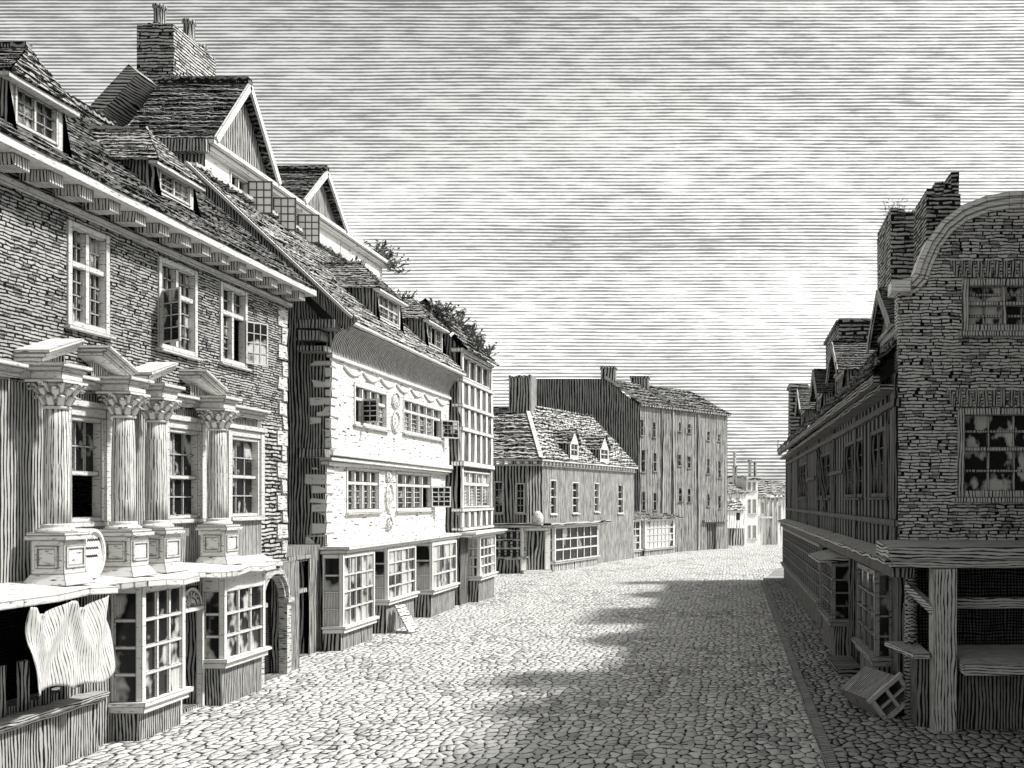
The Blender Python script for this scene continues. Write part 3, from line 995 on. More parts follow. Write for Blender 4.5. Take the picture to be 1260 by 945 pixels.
d3, FD3, hd3 = hip_dormer(h2, 31.8, 33.7, -9.98, 8.72, 9.62, 10.45, -10.7, .944, -9.28, 8.1, RTD, CH2, W2, P2, 1, 3, 2, 3, (1,), .2)
# shop bays
BF = mat('plain', .07, .78, .22, .04)
BP = mat('pane', .16, .66, .52, 0, .12)
BA = mat('vlines', .1, .42, .46)
bay(h2, F2, T(23.85), T(26.0), 0, .5, .6, 2.36, 5, 4, BF, BP, BA, 1, .1, .05)
bay(h2, F2, T(26.95), T(29.4), 0, .5, .95, 2.36, 4, 4, BF, BP, BA, 1, .1, .05)
bay(h2, F2, T(30.65), T(33.4), 0, .6, .88, 2.34, 4, 3, BF, BP, BA, 1, .1, .06)
mb = MB()
for i, a in enumerate((26.1, 26.4)):
    mb.beam(F2.p(T(a + 1.3), .62 + i * .0, .72), F2.p(T(a + .9), 1.15, .03), .26, .05, 0, up=(0, .2, 1), j=.012)
o = mb.build('cellar_flap', mat('hlines', .1, .78, .25, .02))
tag(o, 'pale sloping boards leaning from the white house shop window down to the cobbles', 'boards')

# =================================================================== HOUSE 2b: timber framed
h3 = thing('timber_framed_house', (-9.5, 36.2, 0), 'narrow timber framed house with close studding and jettied front beside the white house', 'house')
F3 = Fac((-9.5, 34.2), (-9.5, 38.5))
TW = mat('vlines', .1, .78, .14, .05)
TD = mat('vlines', .13, .3, .5)
L = F3.L
mb = MB()
win_a = (.25, L - .25, 8.02, 8.85)
win_b = (.2, L - .2, 3.42, 4.75)
mb.wall(F3, 0, L, 0, 9.0, [win_a, win_b], 0, .12)
for y in (34.2, 38.5):
    mb.face([(-9.5, y, 0), (-9.5, y, 9.0), (-10.7, y, 10.5), (-12.2, y, 9), (-12.2, y, 0)])
mb.build('plaster_wall', mat('vlines', .12, .26, .5), h3)
mb = MB()
for z, n, h in ((8.95, .12, .12), (7.92, .1, .12), (7.02, .1, .12), (6.2, .1, .12), (4.98, .14, .16), (3.34, .1, .1), (2.66, .1, .1)):
    mb.box(F3, -.1, L + .1, -.3, n, z - h / 2, z + h / 2, 0, .015)
for z0, z1, k in ((7.08, 7.86, 5), (6.26, 6.96, 5), (5.06, 6.14, 5), (2.71, 3.29, 5)):
    for i in range(k + 1):
        a = (L - .16) * i / k
        mb.box(F3, a, a + .3, -.1, .055, z0, z1, 0, .012)
for a in (0, L - .18):
    mb.box(F3, a, a + .18, -.1, .065, 7.98, 8.89); mb.box(F3, a, a + .18, -.1, .065, 3.39, 4.9)
mb.build('timber_frame', TW, h3)
window(h3, F3, *win_a, TW, mat('pane', .16, .5, .42, 0, .12), 0, 4, None, (1, 1), (1, 1), .07, .12, .03, sill=0)
window(h3, F3, *win_b, TW, mat('pane', .2, .75, .58, 0, .12), 0, 4, .66, (2, 6), (1, 1), .07, .13, .04, sill=0)
RT3 = mat('tile', .2, .36, .5)
mb = MB()
mb.roof((-9.25, 34.1, 8.95), (-9.25, 38.75, 9.0), (-10.7, 38.75, 10.75), (-10.7, 34.1, 10.75), .26, .5, .06, .04)
mb.roof((-12.4, 38.75, 9.0), (-12.4, 34.1, 9.0), (-10.7, 34.1, 10.75), (-10.7, 38.75, 10.75), .4, .8, .06, .04)
mb.build('roof', RT3, h3)
mb = MB()
mb.box(F3, -.3, L + .3, -.1, .6, 2.48, 2.56, 0, .015); mb.box(F3, -.25, L + .2, -.1, .5, 2.38, 2.478, 0, .01)
mb.build('shop_ledge', W2, h3)
bay(h3, F3, 1.0, 3.4, 0, .42, .95, 2.38, 4, 4, BF, BP, BA, 2, .12, .07)

# =================================================================== TALL GABLED HOUSE set back
h4 = thing('tall_gabled_house', (-15, 31, 0), 'tall house rising behind the white one, with street gables, casements and chimney stack', 'house')
F4 = Fac((-13.25, 24.55), (-13.25, 37.0))
Q = lambda y: y - 24.55
WH = mat('plain', .08, .8, .3, .045)
RT4 = mat('tile', .15, .3, .55)
SW4 = mat('vlines', .09, .38, .48)
ops = [(Q(25.75), Q(26.75), 11.5, 12.42), (Q(27.35), Q(28.2), 11.45, 12.42), (Q(28.95), Q(29.8), 11.5, 12.4)]
mb = MB()
mb.wall(F4, 0, F4.L, 9.0, 12.6, ops, 0, .2)
mb.face([(-13.25, 24.55, 0), (-13.25, 24.55, 12.6), (-18.5, 24.55, 12.6), (-18.5, 24.55, 0)], 1)
mb.face([(-13.25, 37.0, 0), (-13.25, 37.0, 12.6), (-18.5, 37.0, 12.6), (-18.5, 37.0, 0)], 1)
mb.face([(-18.5, 24.55, 0), (-18.5, 37.0, 0), (-18.5, 37.0, 12.6), (-18.5, 24.55, 12.6)], 1)
mb.build('wall', [WH, SW4], h4)
mb = MB()
mb.box(F4, -.15, F4.L + .2, -.2, .3, 12.62, 12.74, 0, .012)
mb.box(F4, -.1, F4.L + .1, -.2, .18, 12.48, 12.618, 0, .01)
mb.abox(-15, -13.1, 24.3, 24.53, 12.4, 12.7, 1, .01)
mb.build('eaves_cornice', [WH, mat('vlines', .08, .45, .45)], h4)
CP = mat('pane', .14, .85, .75, 0, .2)
for q in ops:
    wd = window(h4, F4, *q, WH, P2, 0, 2, None, (2, 3), (2, 1), .07, .06, .025, opens=(0, 1))
    casement(wd, F4, q[1] - .08, q[2] + .02, q[3] + .0, .66, R(88), .03, 3, 4, [mat('plain', .1, .1, .2), mat('plain', .2, .86, .12)], .03, .04)
window(h4, F4, Q(33.0), Q(33.9), 11.6, 12.4, WH, CP, 0, 2, None, (2, 3), (2, 1), .06, .05, .03)
def cross_gable(y0, y1, zr, xback, zb):
    """roof with its ridge running back from the street and a gable to the street"""
    ym = (y0 + y1) / 2
    mb = MB()
    xf = -12.98
    mb.roof((xback, y0, zb), (xf, y0, zb), (xf, ym, zr), (xback, ym, zr), .22, .45, .05, .035)
    mb.roof((xf, y1, zb), (xback, y1, zb), (xback, ym, zr), (xf, ym, zr), .22, .45, .05, .035)
    mb.beam((xback, ym, zr + .05), (xf + .05, ym, zr + .05), .24, .16, 0, j=.02)
    g = mb.build('roof', RT4, h4)
    for xg, nm in ((-13.2, 'gable_wall'), (xback, 'rear_gable')):
        gb = MB()
        gb.face([(xg, y0 + .1, zb), (xg, y1 - .1, zb), (xg, ym, zr - .12)], 0)
        gb.build(nm, mat('vlines', .09, .42, .5), g)
    bb = MB()
    for ya in (y0, y1):
        bb.beam((-12.94, ya, zb - .02), (-12.94, ym, zr - .08), .07, .17, 0, up=(0, 0, 1))
    bb.build('bargeboard', WH, g)
cross_gable(24.5, 27.95, 14.9, -15.35, 12.76)
cross_gable(29.6, 32.9, 14.25, -14.5, 12.76)
mb = MB()
mb.face([(-13.1, 24.6, 12.745), (-13.1, 37.0, 12.745), (-18.5, 37.0, 12.745), (-18.5, 24.6, 12.745)])
mb.build('roof_gutter', mat('hlines', .1, .3, .5), h4)
# verge board of the rear wing, sloping away to the left
mb = MB()
mb.beam((-15.45, 25.7, 14.85), (-16.7, 25.7, 13.5), 1.0, .34, 0)
mb.build('rear_verge', mat('hlines', .08, .5, .45, .02), h4)
chimney(h4, -16.45, -15.45, 27.0, 29.2, 13.0, 16.9, mat('brick', .09, .5, .42), pots=((-16.0, 27.3, .17, .62), (-15.68, 28.2, .17, .64), (-15.75, 29.0, .14, .3)), cap=False, ragged=.05, potm=mat('vlines', .07, .4, .45))

# =================================================================== HOUSE 3: corner shop
h5 = thing('corner_shop_house', (-9, 54, 0), 'low corner house with hipped tiled roof, two dormers and rounded shop door', 'house')
F5 = Fac((-9.75, 49.3), (-6.2, 62.0))
F5b = Fac((-16.5, 49.3), (-9.75, 49.3))        # the side that faces up the street
P5 = mat('pane', .16, .5, .42, 0, .12)
W5 = mat('plain', .12, .7, .3, .07)
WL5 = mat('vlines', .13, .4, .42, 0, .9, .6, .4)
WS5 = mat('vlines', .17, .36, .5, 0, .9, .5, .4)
def rects(F, items):
    out = []
    for x0, x1, yt, yb in items:
        out.append((F.s(x0), F.s(x1), F.z(x0, yb), F.z(x0, yt)))
    return out
w5 = rects(F5, [(677, 685, 590, 633), (704, 712, 593, 632), (731, 737, 594, 630), (760, 767, 596, 632)])
w5b = rects(F5b, [(607, 620, 592, 632), (634, 646, 594, 632)])
mb = MB()
mb.wall(F5, .6, F5.L, 0, 5.5, w5, 0, .2, 0)
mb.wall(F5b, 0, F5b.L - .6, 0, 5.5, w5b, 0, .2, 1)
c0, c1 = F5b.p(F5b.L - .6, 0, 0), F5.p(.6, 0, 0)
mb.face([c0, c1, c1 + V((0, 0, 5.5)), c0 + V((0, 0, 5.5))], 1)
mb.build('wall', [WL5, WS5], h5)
for q in w5:
    window(h5, F5, *q, mat('plain', .12, .6, .35), mat('pane', .2, .45, .4, 0, .12), 0, 1, .5, (1, 2), (1, 2), .06, .06, .05, .16, .02)
for q in w5b:
    window(h5, F5b, *q, W5, P5, 0, 1, .5, (2, 2), (2, 2), .08, .06, .04, .12, .02)
mb = MB()
for F, a0, a1 in ((F5, -.2, F5.L), (F5b, 0, F5b.L + .2)):
    mb.box(F, a0, a1, -.1, .3, 5.66, 5.76, 0)
    mb.box(F, a0, a1, -.1, .12, 5.42, 5.5, 0)
    a = a0 + .2
    while a < a1 - .2:
        mb.box(F, a, a + .2, -.05, .2, 5.5, 5.658, 0)
        a += .42
mb.build('dentil_cornice', [W5], h5)
RT5 = mat('tile', .26, .46, .45)
mb = MB()
e0 = F5.p(-.3, .3, 5.76); e1 = F5.p(F5.L, .3, 5.76)
e2 = V((-16.5, 49.0, 5.76))
r0 = at(648, 500, 52.5); r1 = at(727, 508, 61.5)
r1 = V((r1.x, r1.y, r0.z + .25))
mb.roof(e0, e1, r1, r0, .36, .6, .07, .05)
mb.roof(e2, e0, r0, V((-15, 52.5, r0.z)), .36, .6, .07, .05)
mb.beam(e0 + V((0, 0, .05)), r0 + V((0, 0, .06)), .2, .1, 1, j=.03)
mb.beam(r0 + V((0, 0, .03)), r1 + V((0, 0, .03)), .24, .1, 0, j=.03)
mb.build('roof', [RT5, mat('plain', .15, .66, .35)], h5)
ch = MB()
chimney(h5, *(lambda p, q: (p.x, q.x, 52.0, 53.6))(at(626, 480, 52), at(653, 480, 52)), 7.5, at(640, 462, 52).z, mat('vlines', .16, .45, .5), cap=False, ragged=.06)
# two dormers
def small_dormer(px0, px1, yb, ye, ya, y):
    nn = (e1 - e0).cross(r1 - e0)
    eye = V((0, 0, EYE))
    d = at(px0, yb, 50) - eye
    A = eye + d * (nn.dot(e0 - eye) / nn.dot(d)) + F5.n * .12
    A.z = EYE - (yb - VY) * A.y / FOC
    ze, za = at(px0, ye, A.y).z, at(px0, ya, A.y).z
    G = Fac((A.x, A.y), (A.x + F5.u.x, A.y + F5.u.y))
    G = Fac((A.x, A.y), (A.x + F5.u.x * G.s(px1), A.y + F5.u.y * G.s(px1)))
    L = G.L
    fr = MB()
    hole = (.15, L - .15, A.z + .15, ze - .1)
    fr.wall(G, 0, L, A.z - .3, ze, [hole], 0, .12)
    fr.face([G.p(0, 0, ze), G.p(L, 0, ze), G.p(L / 2, 0, za)])
    for a in (0, L):
        fr.face([G.p(a, 0, A.z - .1), G.p(a, 0, ze), G.p(a, -1.6, ze)], 1)
    dm = fr.build('dormer', [W5, mat('vlines', .16, .4, .5)], h5)
    rb = MB()
    rb.roof(G.p(-.15, -2.3, ze - .1), G.p(-.15, .12, ze - .1), G.p(L / 2, .12, za), G.p(L / 2, -2.6, za), .25, .5, .05, .03)
    rb.roof(G.p(L + .15, .12, ze - .1), G.p(L + .15, -2.3, ze - .1), G.p(L / 2, -2.6, za), G.p(L / 2, .12, za), .25, .5, .05, .03)
    rb.build('dormer_roof', RT5, dm)
    pb = MB()
    light_grid(pb, G, hole[0], hole[1], hole[2], hole[3], 2, 2, -.08, -.02, .07, 0)
    pb.face([G.p(hole[0], -.06, hole[2]), G.p(hole[1], -.06, hole[2]), G.p(hole[1], -.06, hole[3]), G.p(hole[0], -.06, hole[3])], 1)
    pb.build('window', [W5, P5], dm)
small_dormer(699, 712, 563, 544, 527, 54.0)
small_dormer(736, 749, 567, 551, 534, 57.5)
# shop front
mb = MB()
le = F5.s(737)
mb.box(F5, -.2, le, -.1, .8, 2.42, 2.52, 0, .02)
mb.box(F5b, 0, F5b.L + .3, -.1, .75, 2.42, 2.52, 0, .02)
mb.box(F5, -.1, le - .1, -.05, .55, 2.3, 2.418, 1)
mb.box(F5b, 0, F5b.L + .2, -.05, .5, 2.3, 2.418, 1)
mb.build('shop_ledge', [mat('hlines', .16, .45, .45), W5], h5)
bay(h5, F5, F5.s(682, .4), F5.s(736, .4), 0, .42, .55, 2.3, 6, 3, W5, P5, mat('vlines', .2, .5, .4), 1, .16, .1)
bay(h5, F5b, F5b.s(604, .3), F5b.s(647, .3), 0, .3, .85, 2.2, 5, 3, mat('plain', .12, .5, .45), mat('pane', .25, .36, .44), mat('vlines', .18, .4, .5), 1, .12, .09)
mb = MB()
d0, d1 = c0 + V((-.1, -.25, 0)), c1 + V((.3, -.35, 0))
FD5 = Fac((c0.x - .05, c0.y - .15), (c1.x + .15, c1.y - .2))
mb.box(FD5, .1, FD5.L - .1, -.1, .02, .15, 2.1)
mb.build('door', mat('vlines', .16, .3, .5), h5)
mb = MB()
for a in (-.25, FD5.L - .1):
    mb.box(FD5, a, a + .3, -.3, .12, 0, 2.3)
mb.box(FD5, -.1, FD5.L + .1, -.2, .14, 2.12, 2.28)
mb.box(FD5, -.2, FD5.L + .2, -.1, .4, 0, .14)
mb.build('door_frame', W5, h5)
mb = MB()
gc = at(661.5, 638, 48.9)
mb.lathe(gc, [(.02, -.4)] + [(.28 * math.sin(math.pi * i / 12), -.38 * math.cos(math.pi * i / 12)) for i in range(1, 12)] + [(.02, .385)], 20)
mb.lathe(gc + V((0, 0, -.0)), [(.16, -.5), (.18, -.42), (.1, -.36), (.12, -.3)], 12)
tag(mb.build('globe_lamp', mat('plain', .12, .66, .36, .05)), 'pale round globe standing on the ledge over the corner shop door', 'lamp')

# =================================================================== HOUSE 4: tall plain block at the bend
h6 = thing('warehouse_block', (-4, 70, 0), 'tall plain grey block of many small windows with chimneys at the street bend', 'building')
F6 = Fac((-6.2, 66.0), (-.3, 74.0))
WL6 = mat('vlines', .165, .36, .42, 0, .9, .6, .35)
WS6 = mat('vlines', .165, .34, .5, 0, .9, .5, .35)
items = [(789, 794, 553, 581), (804, 808, 557, 580), (790, 794, 605, 628), (804, 808, 606, 628), (788, 792, 516, 536), (803, 807, 519, 538),
         (835, 838, 519, 531), (846, 850, 521, 533), (834, 838, 559, 573), (846, 850, 561, 576), (835, 839, 600, 618), (846, 850, 601, 618),
         (870, 873, 531, 542), (883, 886, 534, 543), (870, 873, 564, 583), (884, 887, 567, 588), (870, 873, 607, 623), (884, 887, 610, 626)]
w6 = rects(F6, items)
dr = rects(F6, [(870, 881, 644, 674)])[0]
dr = (dr[0], dr[1], .02, dr[3])
mb = MB()
ez = 10.05
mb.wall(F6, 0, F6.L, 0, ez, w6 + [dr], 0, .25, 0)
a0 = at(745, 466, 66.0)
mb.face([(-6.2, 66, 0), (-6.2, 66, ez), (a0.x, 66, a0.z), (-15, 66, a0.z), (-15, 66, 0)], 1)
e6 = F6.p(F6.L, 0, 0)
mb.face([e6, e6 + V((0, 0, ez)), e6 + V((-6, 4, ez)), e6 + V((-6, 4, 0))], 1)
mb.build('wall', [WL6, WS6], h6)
for q in w6:
    window(h6, F6, *q, mat('plain', .2, .25, .4), mat('pane', .3, .1, .3, 0, .12), 0, 1, .5, (1, 1), (1, 1), .04, .06, .05, .22, .01)
mb = MB()
mb.box(F6, dr[0], dr[1], -.24, -.18, 0, dr[3])
mb.build('door', mat('vlines', .2, .25, .5), h6)
mb = MB()
for a, w_ in ((F6.s(814), .12), (F6.s(827), .12), (F6.s(858), .1)):
    mb.box(F6, a, a + w_, -.05, .1, 0, ez)
mb.box(F6, F6.s(864), F6.s(892), -.1, .25, dr[3] + .1, dr[3] + .24, 0, .02)
mb.box(F6, -.05, F6.L + .15, -.1, .22, ez, ez + .12)
mb.build('pilaster_strips', mat('vlines', .22, .4, .46), h6)
RT6 = mat('tile', .32, .26, .5)
mb = MB()
rA = V((a0.x, 66, a0.z)); rB = rA + F6.u * (F6.L - 1.0) + V((0, 0, .0))
mb.roof(F6.p(-.1, .2, ez + .12), F6.p(F6.L + .2, .2, ez + .12), rB, rA, .45, .8, .08, .05)
mb.face([rA, rB, rB + V((-7, 0, 0)), rA + V((-7, 0, 0))])
mb.beam(F6.p(F6.s(827), .25, ez + .2), rA + F6.u * F6.s(827) + V((0, 0, .12)), .3, .2, 1)
mb.beam(F6.p(0, .25, ez + .2), rA + V((0, 0, .1)), .34, .2, 1)
mb.build('roof', [RT6, mat('plain', .2, .5, .4)], h6)
def ch_at(parent, px0, px1, yt, y, zb, m, depth=1.2, **kw):
    p, q = at(px0, yt, y), at(px1, yt, y)
    return chimney(parent, p.x, q.x, y, y + depth, zb, p.z, m, **kw)
CH6 = mat('vlines', .2, .5, .44)
ch_at(h6, 739, 757, 451, 66.3, 9.5, CH6, .8)
ch_at(h6, 776, 798, 463, 68.5, 9.5, CH6, .8)
ch_at(h6, 855, 866, 490, 73.5, 9.5, CH6, .8)
# low shop before the block
FS6 = Fac((-7.6, 59.6), (-3.75, 68.4))
sh = thing('bow_window_shop', (-5.6, 64, 0), 'single storey shop with long many paned window below the plain grey block', 'shop')
mb = MB()
mb.wall(FS6, 0, FS6.L, 0, 2.5, [], -.5, .1)
e = FS6.p(FS6.L, -.5, 0); e2_ = FS6.p(FS6.L, -2.4, 0)
mb.face([e, e2_, e2_ + V((0, 0, 2.5)), e + V((0, 0, 2.5))])
mb.build('wall', WL6, sh)
W6 = mat('plain', .16, .72, .25, .08)
for a0_, a1_ in ((.25, 4.3), (4.8, 9.1)):
    bay(sh, FS6, a0_, a1_, -.5, 0, .5, 2.35, 7, 4, W6, mat('pane', .3, .72, .56, 0, .12), mat('vlines', .2, .45, .45), 1, .22, .09)
mb = MB()
A, B = FS6.p(-.1, .3, 2.42), FS6.p(FS6.L + .2, .3, 2.42)
mb.roof(A, B, FS6.p(FS6.L + .2, -1.6, 2.95), FS6.p(-.1, -1.6, 2.95), .3, .6, .05, .03)
mb.box(FS6, -.1, FS6.L + .2, -.2, .28, 2.36, 2.44, 1)
mb.build('roof', [mat('tile', .3, .34, .52), W6], sh)

# =================================================================== FAR HOUSES
def far_house(name, label, px0, px1, y, yb, ye, ya, depth, wins, group='little houses at the far end of the street', m=None, turn=.85):
    A = at(px0, ye, y)
    o = thing(name, (A.x, y, 0), label, 'house', group)
    F = Fac((A.x, y), (A.x + 1, y + turn))
    w = F.s(px1)
    F.L = w
    ze, za = A.z, at(px0, ya, y).z
    hs = [(F.s(a), F.s(b), F.z(a, d), F.z(a, c)) for a, b, c, d in wins]
    mb = MB()
    mb.wall(F, 0, w, 0, ze, hs, 0, .2)
    for a in (0, w):
        mb.face([F.p(a, 0, 0), F.p(a, -depth, 0), F.p(a, -depth, ze), F.p(a, -depth / 2, za - .05), F.p(a, 0, ze)])
    mb.face([F.p(0, -depth, 0), F.p(w, -depth, 0), F.p(w, -depth, ze), F.p(0, -depth, ze)])
    mb.build('wall', m or mat('vlines', .3, .84, .1, 0, .9, .35), o)
    for q in hs:
        window(o, F, *q, mat('plain', .2, .5, .3), mat('pane', .3, .15, .35, 0, .12), 0, 2, None, (1, 2), (1, 1), .06, .06, .05, .18, .02, (), .08)
    rb = MB()
    rb.roof(F.p(-.15, .2, ze), F.p(w + .15, .2, ze), F.p(w + .15, -depth / 2, za), F.p(-.15, -depth / 2, za), .4, .6, .07, .04)
    rb.roof(F.p(w + .15, -depth - .2, ze), F.p(-.15, -depth - .2, ze), F.p(-.15, -depth / 2, za), F.p(w + .15, -depth / 2, za), .4, .6, .07, .04)
    rb.build('roof', mat('tile', .4, .5, .42), o)
    return o, F
def put(F, px, py, off=0.0):
    return F.p(F.s(px, off), off, F.z(px, py, off))
hA, FAh = far_house('gabled_cottage', 'little white house with jutting upper bay at the far end beside the plain block', 884, 919, 76.5, 675, 607, 583, 7,
                    [(897, 900, 611, 616), (905, 909, 612, 617)])
mb = MB()
bs0, bs1 = FAh.s(894, .8), FAh.s(915, .8)
zb0, zb1 = FAh.z(904, 650, .8), FAh.z(904, 628, .8)
mb.box(FAh, bs0, bs1, .01, .8, zb0, zb1)
bx = mb.build('jutting_bay', mat('vlines', .3, .84, .1, .06), hA)
mb = MB()
mb.roof(FAh.p(bs0 - .2, .98, zb1), FAh.p(bs1 + .2, .98, zb1), FAh.p(bs1 + .2, .02, zb1 + .8), FAh.p(bs0 - .2, .02, zb1 + .8), .3, .4, .05, .03)
mb.build('bay_roof', mat('tile', .3, .5, .4), bx)
mb = MB()
mb.box(FAh, FAh.s(906, .8), FAh.s(910, .8), .79, .83, FAh.z(906, 640, .8), FAh.z(906, 631, .8))
mb.build('pane', mat('pane', .3, .1, .35), bx)
mb = MB()
mb.box(FAh, FAh.s(896), FAh.s(916), .01, .06, .1, zb0 - .05)
mb.build('shop_shutter', mat('vlines', .25, .4, .45), hA)
def far_stack(o, F, px0, px1, yt, back, m, pots=()):
    p, q = put(F, px0, yt, -back), put(F, px1, yt, -back)
    w_ = q.x - p.x
    return chimney(o, p.x, q.x, p.y, p.y + w_, 4.5, p.z, m, pots=pots)
STK = mat('vlines', .3, .66, .25)
pc = put(FAh, 904, 573, -1.5)
far_stack(hA, FAh, 901.5, 907, 573, 1.5, STK, ((pc.x, pc.y + .2, .14, 1.1),))
hB, FB = far_house('narrow_town_house', 'narrow three storey white house with tall chimney pots at the far street end', 918.5, 932.5, 79, 673, 590, 585, 5,
                   [(920, 924, 593, 604), (926, 930, 593, 604), (920, 924, 614, 632), (926, 930.5, 614, 632), (920, 924, 646, 663), (926, 930.5, 646, 663)], m=mat('plain', .3, .84, .2), turn=.5)
far_stack(hB, FB, 920.5, 924.5, 566, .8, STK)
far_stack(hB, FB, 927, 931, 568, .9, STK)
mb = MB()
mb.box(FB, -.1, FB.L + .1, -.3, .15, FB.z(918, 590) - .05, FB.z(918, 590) + .22)
mb.build('parapet', mat('plain', .3, .7, .25, .06), hB)
hC, FC = far_house('low_tiled_cottage', 'low pale cottage with long tiled roof at the far end behind the dark row', 933, 985, 80, 672, 613, 590, 7,
                   [(936, 940, 618, 632), (944, 948, 648, 662), (957, 961, 622, 640)], turn=.5)
mb = MB()
mb.box(FC, 0, FC.s(948), .01, .5, FC.z(936, 638), FC.z(936, 636) + .05)
mb.build('porch_ledge', mat('plain', .3, .7, .25, .06), hC)
for px in (944, 949.5, 955):
    mb = MB()
    a_ = FC.s(px)
    mb.tube([FC.p(a_, .12, 0), FC.p(a_, .12, 3.4), FC.p(a_ + .1, .12, 3.8), FC.p(a_ + .5, .12, 4.0)], .09, 6)
    mb.build('drainpipe', mat('vlines', .2, .7, .25), hC)
# low hill of roofs that closes the view beyond
hD, FDh = far_house('rear_terrace', 'long plain terrace whose roof shows above the cottages at the street end', 830, 1100, 100, 660, 612, 596, 9, [(960, 966, 622, 640)], m=mat('vlines', .4, .55, .3), turn=.02)

# =================================================================== RIGHT: dark row with the curved brick gable
hr = thing('curved_gable_house', (4, 30, 0), 'dark timber row on the right ending in a brick curved gable with tall stacks', 'house')
FR = Fac((2.82, 16.5), (2.57, 45.3), flip=True)
FG = Fac((2.82, 16.5), (7.4, 16.5))
BRG = mat('brick', .055, .7, .32, 0, .9, .5, .55)
gw = []
for x0, x1, yt, yb in ((1183, 1290, 343, 408), (1178, 1290, 502, 612)):
    gw.append((FG.s(x0), FG.s(x1), FG.z(x0, yb), FG.z(x0, yt)))
mb = MB()
gz = FG.z(1105, 352)
mb.wall(FG, 0, FG.L, 2.75, gz, gw, 0, .2)
cen = FG.s(1256)
cpx = [(1105, 352), (1122, 349), (1130, 340), (1136, 322), (1146, 300), (1162, 278), (1184, 261), (1212, 250), (1240, 245), (1256, 244)]
crv = [(FG.s(x), FG.z(x, y)) for x, y in cpx]
crv[0] = (0, crv[0][1])
full = crv + [(2 * cen - a, z) for a, z in reversed(crv[:-1])]
mb.prism(FG, [(0, gz + .001)] + full[1:-1] + [(2 * cen, gz + .001)], -.3, 0)
mb.face([FG.p(0, 0, 2.75), FG.p(0, 0, gz), FG.p(0, -.35, gz), FG.p(0, -.35, 2.75)])
mb.build('brick_gable', BRG, hr)
# coping
mb = MB()
for n0, n1, off, th in ((-.34, .12, .0, .09), (-.3, .07, -.09, .085), (-.3, .03, -.17, .07)):
    nrm = []
    for i in range(len(full)):
        p = full[max(i - 1, 0)]; q = full[min(i + 1, len(full) - 1)]
        d = V((q[0] - p[0], q[1] - p[1])).normalized()
        nrm.append(V((-d.y, d.x)))
    for i in range(len(full) - 1):
        pts = []
        for n_ in (n0, n1):
            for (pp, nn, o_) in ((full[i], nrm[i], off), (full[i + 1], nrm[i + 1], off), (full[i + 1], nrm[i + 1], off + th), (full[i], nrm[i], off + th)):
                pts.append(FG.p(pp[0] + nn.x * o_, n_, pp[1] + nn.y * o_))
        mb.hexa([pts[0], pts[1], pts[2], pts[3], pts[4], pts[5], pts[6], pts[7]])
mb.box(FG, -.12, .2, -.35, .13, gz - .12, gz + .08, 0, .01)
mb.build('gable_coping', mat('hlines', .06, .88, .08, .025), hr)
GF = mat('vlines', .05, .6, .3, .03)
GP = mat('pane', .06, .8, .51, 0, .12)
for i, q in enumerate(gw):
    w = window(hr, FG, *q, GF, GP, 0, 2 if i == 0 else 1, .55, (2, 2) if i == 0 else (3, 2), (2, 2) if i == 0 else (3, 2), .12, .07, .045, .16, .03, (), .09)
    ab = MB()
    k = 13
    for j in range(k):
        a = q[0] - .12 + (q[1] - q[0] + .24) * (j + .5) / k
        sl = (j - k / 2 + .5) / k * .22
        h_ = .3
        ab.hexa([FG.p(a - .045 + sl * 0, -.05, q[3] + .02), FG.p(a + .045, -.05, q[3] + .02), FG.p(a + .045, .03, q[3] + .02), FG.p(a - .045, .03, q[3] + .02),
                 FG.p(a - .048 + sl, -.05, q[3] + h_), FG.p(a + .048 + sl, -.05, q[3] + h_), FG.p(a + .048 + sl, .03, q[3] + h_), FG.p(a - .048 + sl, .03, q[3] + h_)])
    ab.build('flat_arch', mat('vlines', .045, .46, .4, .014), w)
# street side
DT = mat('vlines', .5, .2, .52, 0, .9, .4, .2)
DF = mat('vlines', .07, .24, .42, .02)
fu = lambda px, o=0: FR.s(px, o)
wr = []
for x0, x1, yt, yb in ((1072, 1095, 520, 620), (1040, 1062, 535, 625), (1005, 1022, 560, 612), (984, 994, 575, 618)):
    b, a = FR.s(x0), FR.s(x1)
    wr.append((a, b, FR.z(x1, yb), FR.z(x1, yt)))
wr = [(a, b, 3.75, 5.05) for a, b, _, _ in wr]
mb = MB()
mb.wall(FR, .0, FR.L, 2.7, 5.9, wr, 0, .14)
mb.build('timber_wall', DT, hr)
mb = MB()
mb.wall(FR, .0, FR.L, 0, 2.7, [], 0, .14)
e = FR.p(FR.L, 0, 0)
mb.face([e, e + V((5, 0, 0)), e + V((5, 0, 5.9)), e + V((2.4, 0, 8.75)), e + V((0, 0, 5.9))])
mb.face([FR.p(.02, -.001, 0), V((7.4, 16.52, 0)), V((7.4, 16.52, 2.75)), FR.p(.02, -.001, 2.75)])
mb.face([(7.4, 16.52, 0), (7.4, 45.3, 0), (7.4, 45.3, 5.9), (7.4, 16.52, 5.9)])
mb.build('shop_wall', mat('vlines', .08, .3, .5), hr)
for q in wr:
    window(hr, FR, *q, DF, mat('pane', .1, .3, .45, 0, .15), 0, 3, None, (2, 4), (2, 1), .08, .08, .03, .1, .02)
mb = MB()
for z, h in ((3.3, .12), (5.35, .14), (4.4, .1)):
    a = 0
    segs = [(0, FR.L)] if z != 4.4 else [(wr[1][1] + .1, wr[2][0] - .1), (wr[2][1] + .1, wr[3][0] - .1)]
    for s0, s1 in segs:
        mb.box(FR, s0, s1, -.05, .07, z - h / 2, z + h / 2, 0, .01)
for a in [.05, .9, 5.0, 9.2, 13.5, 17.5, 21.5, 25.5, FR.L - .2]:
    mb.box(FR, a, a + .2, -.05, .055, 2.7, 5.85, 0, .01)
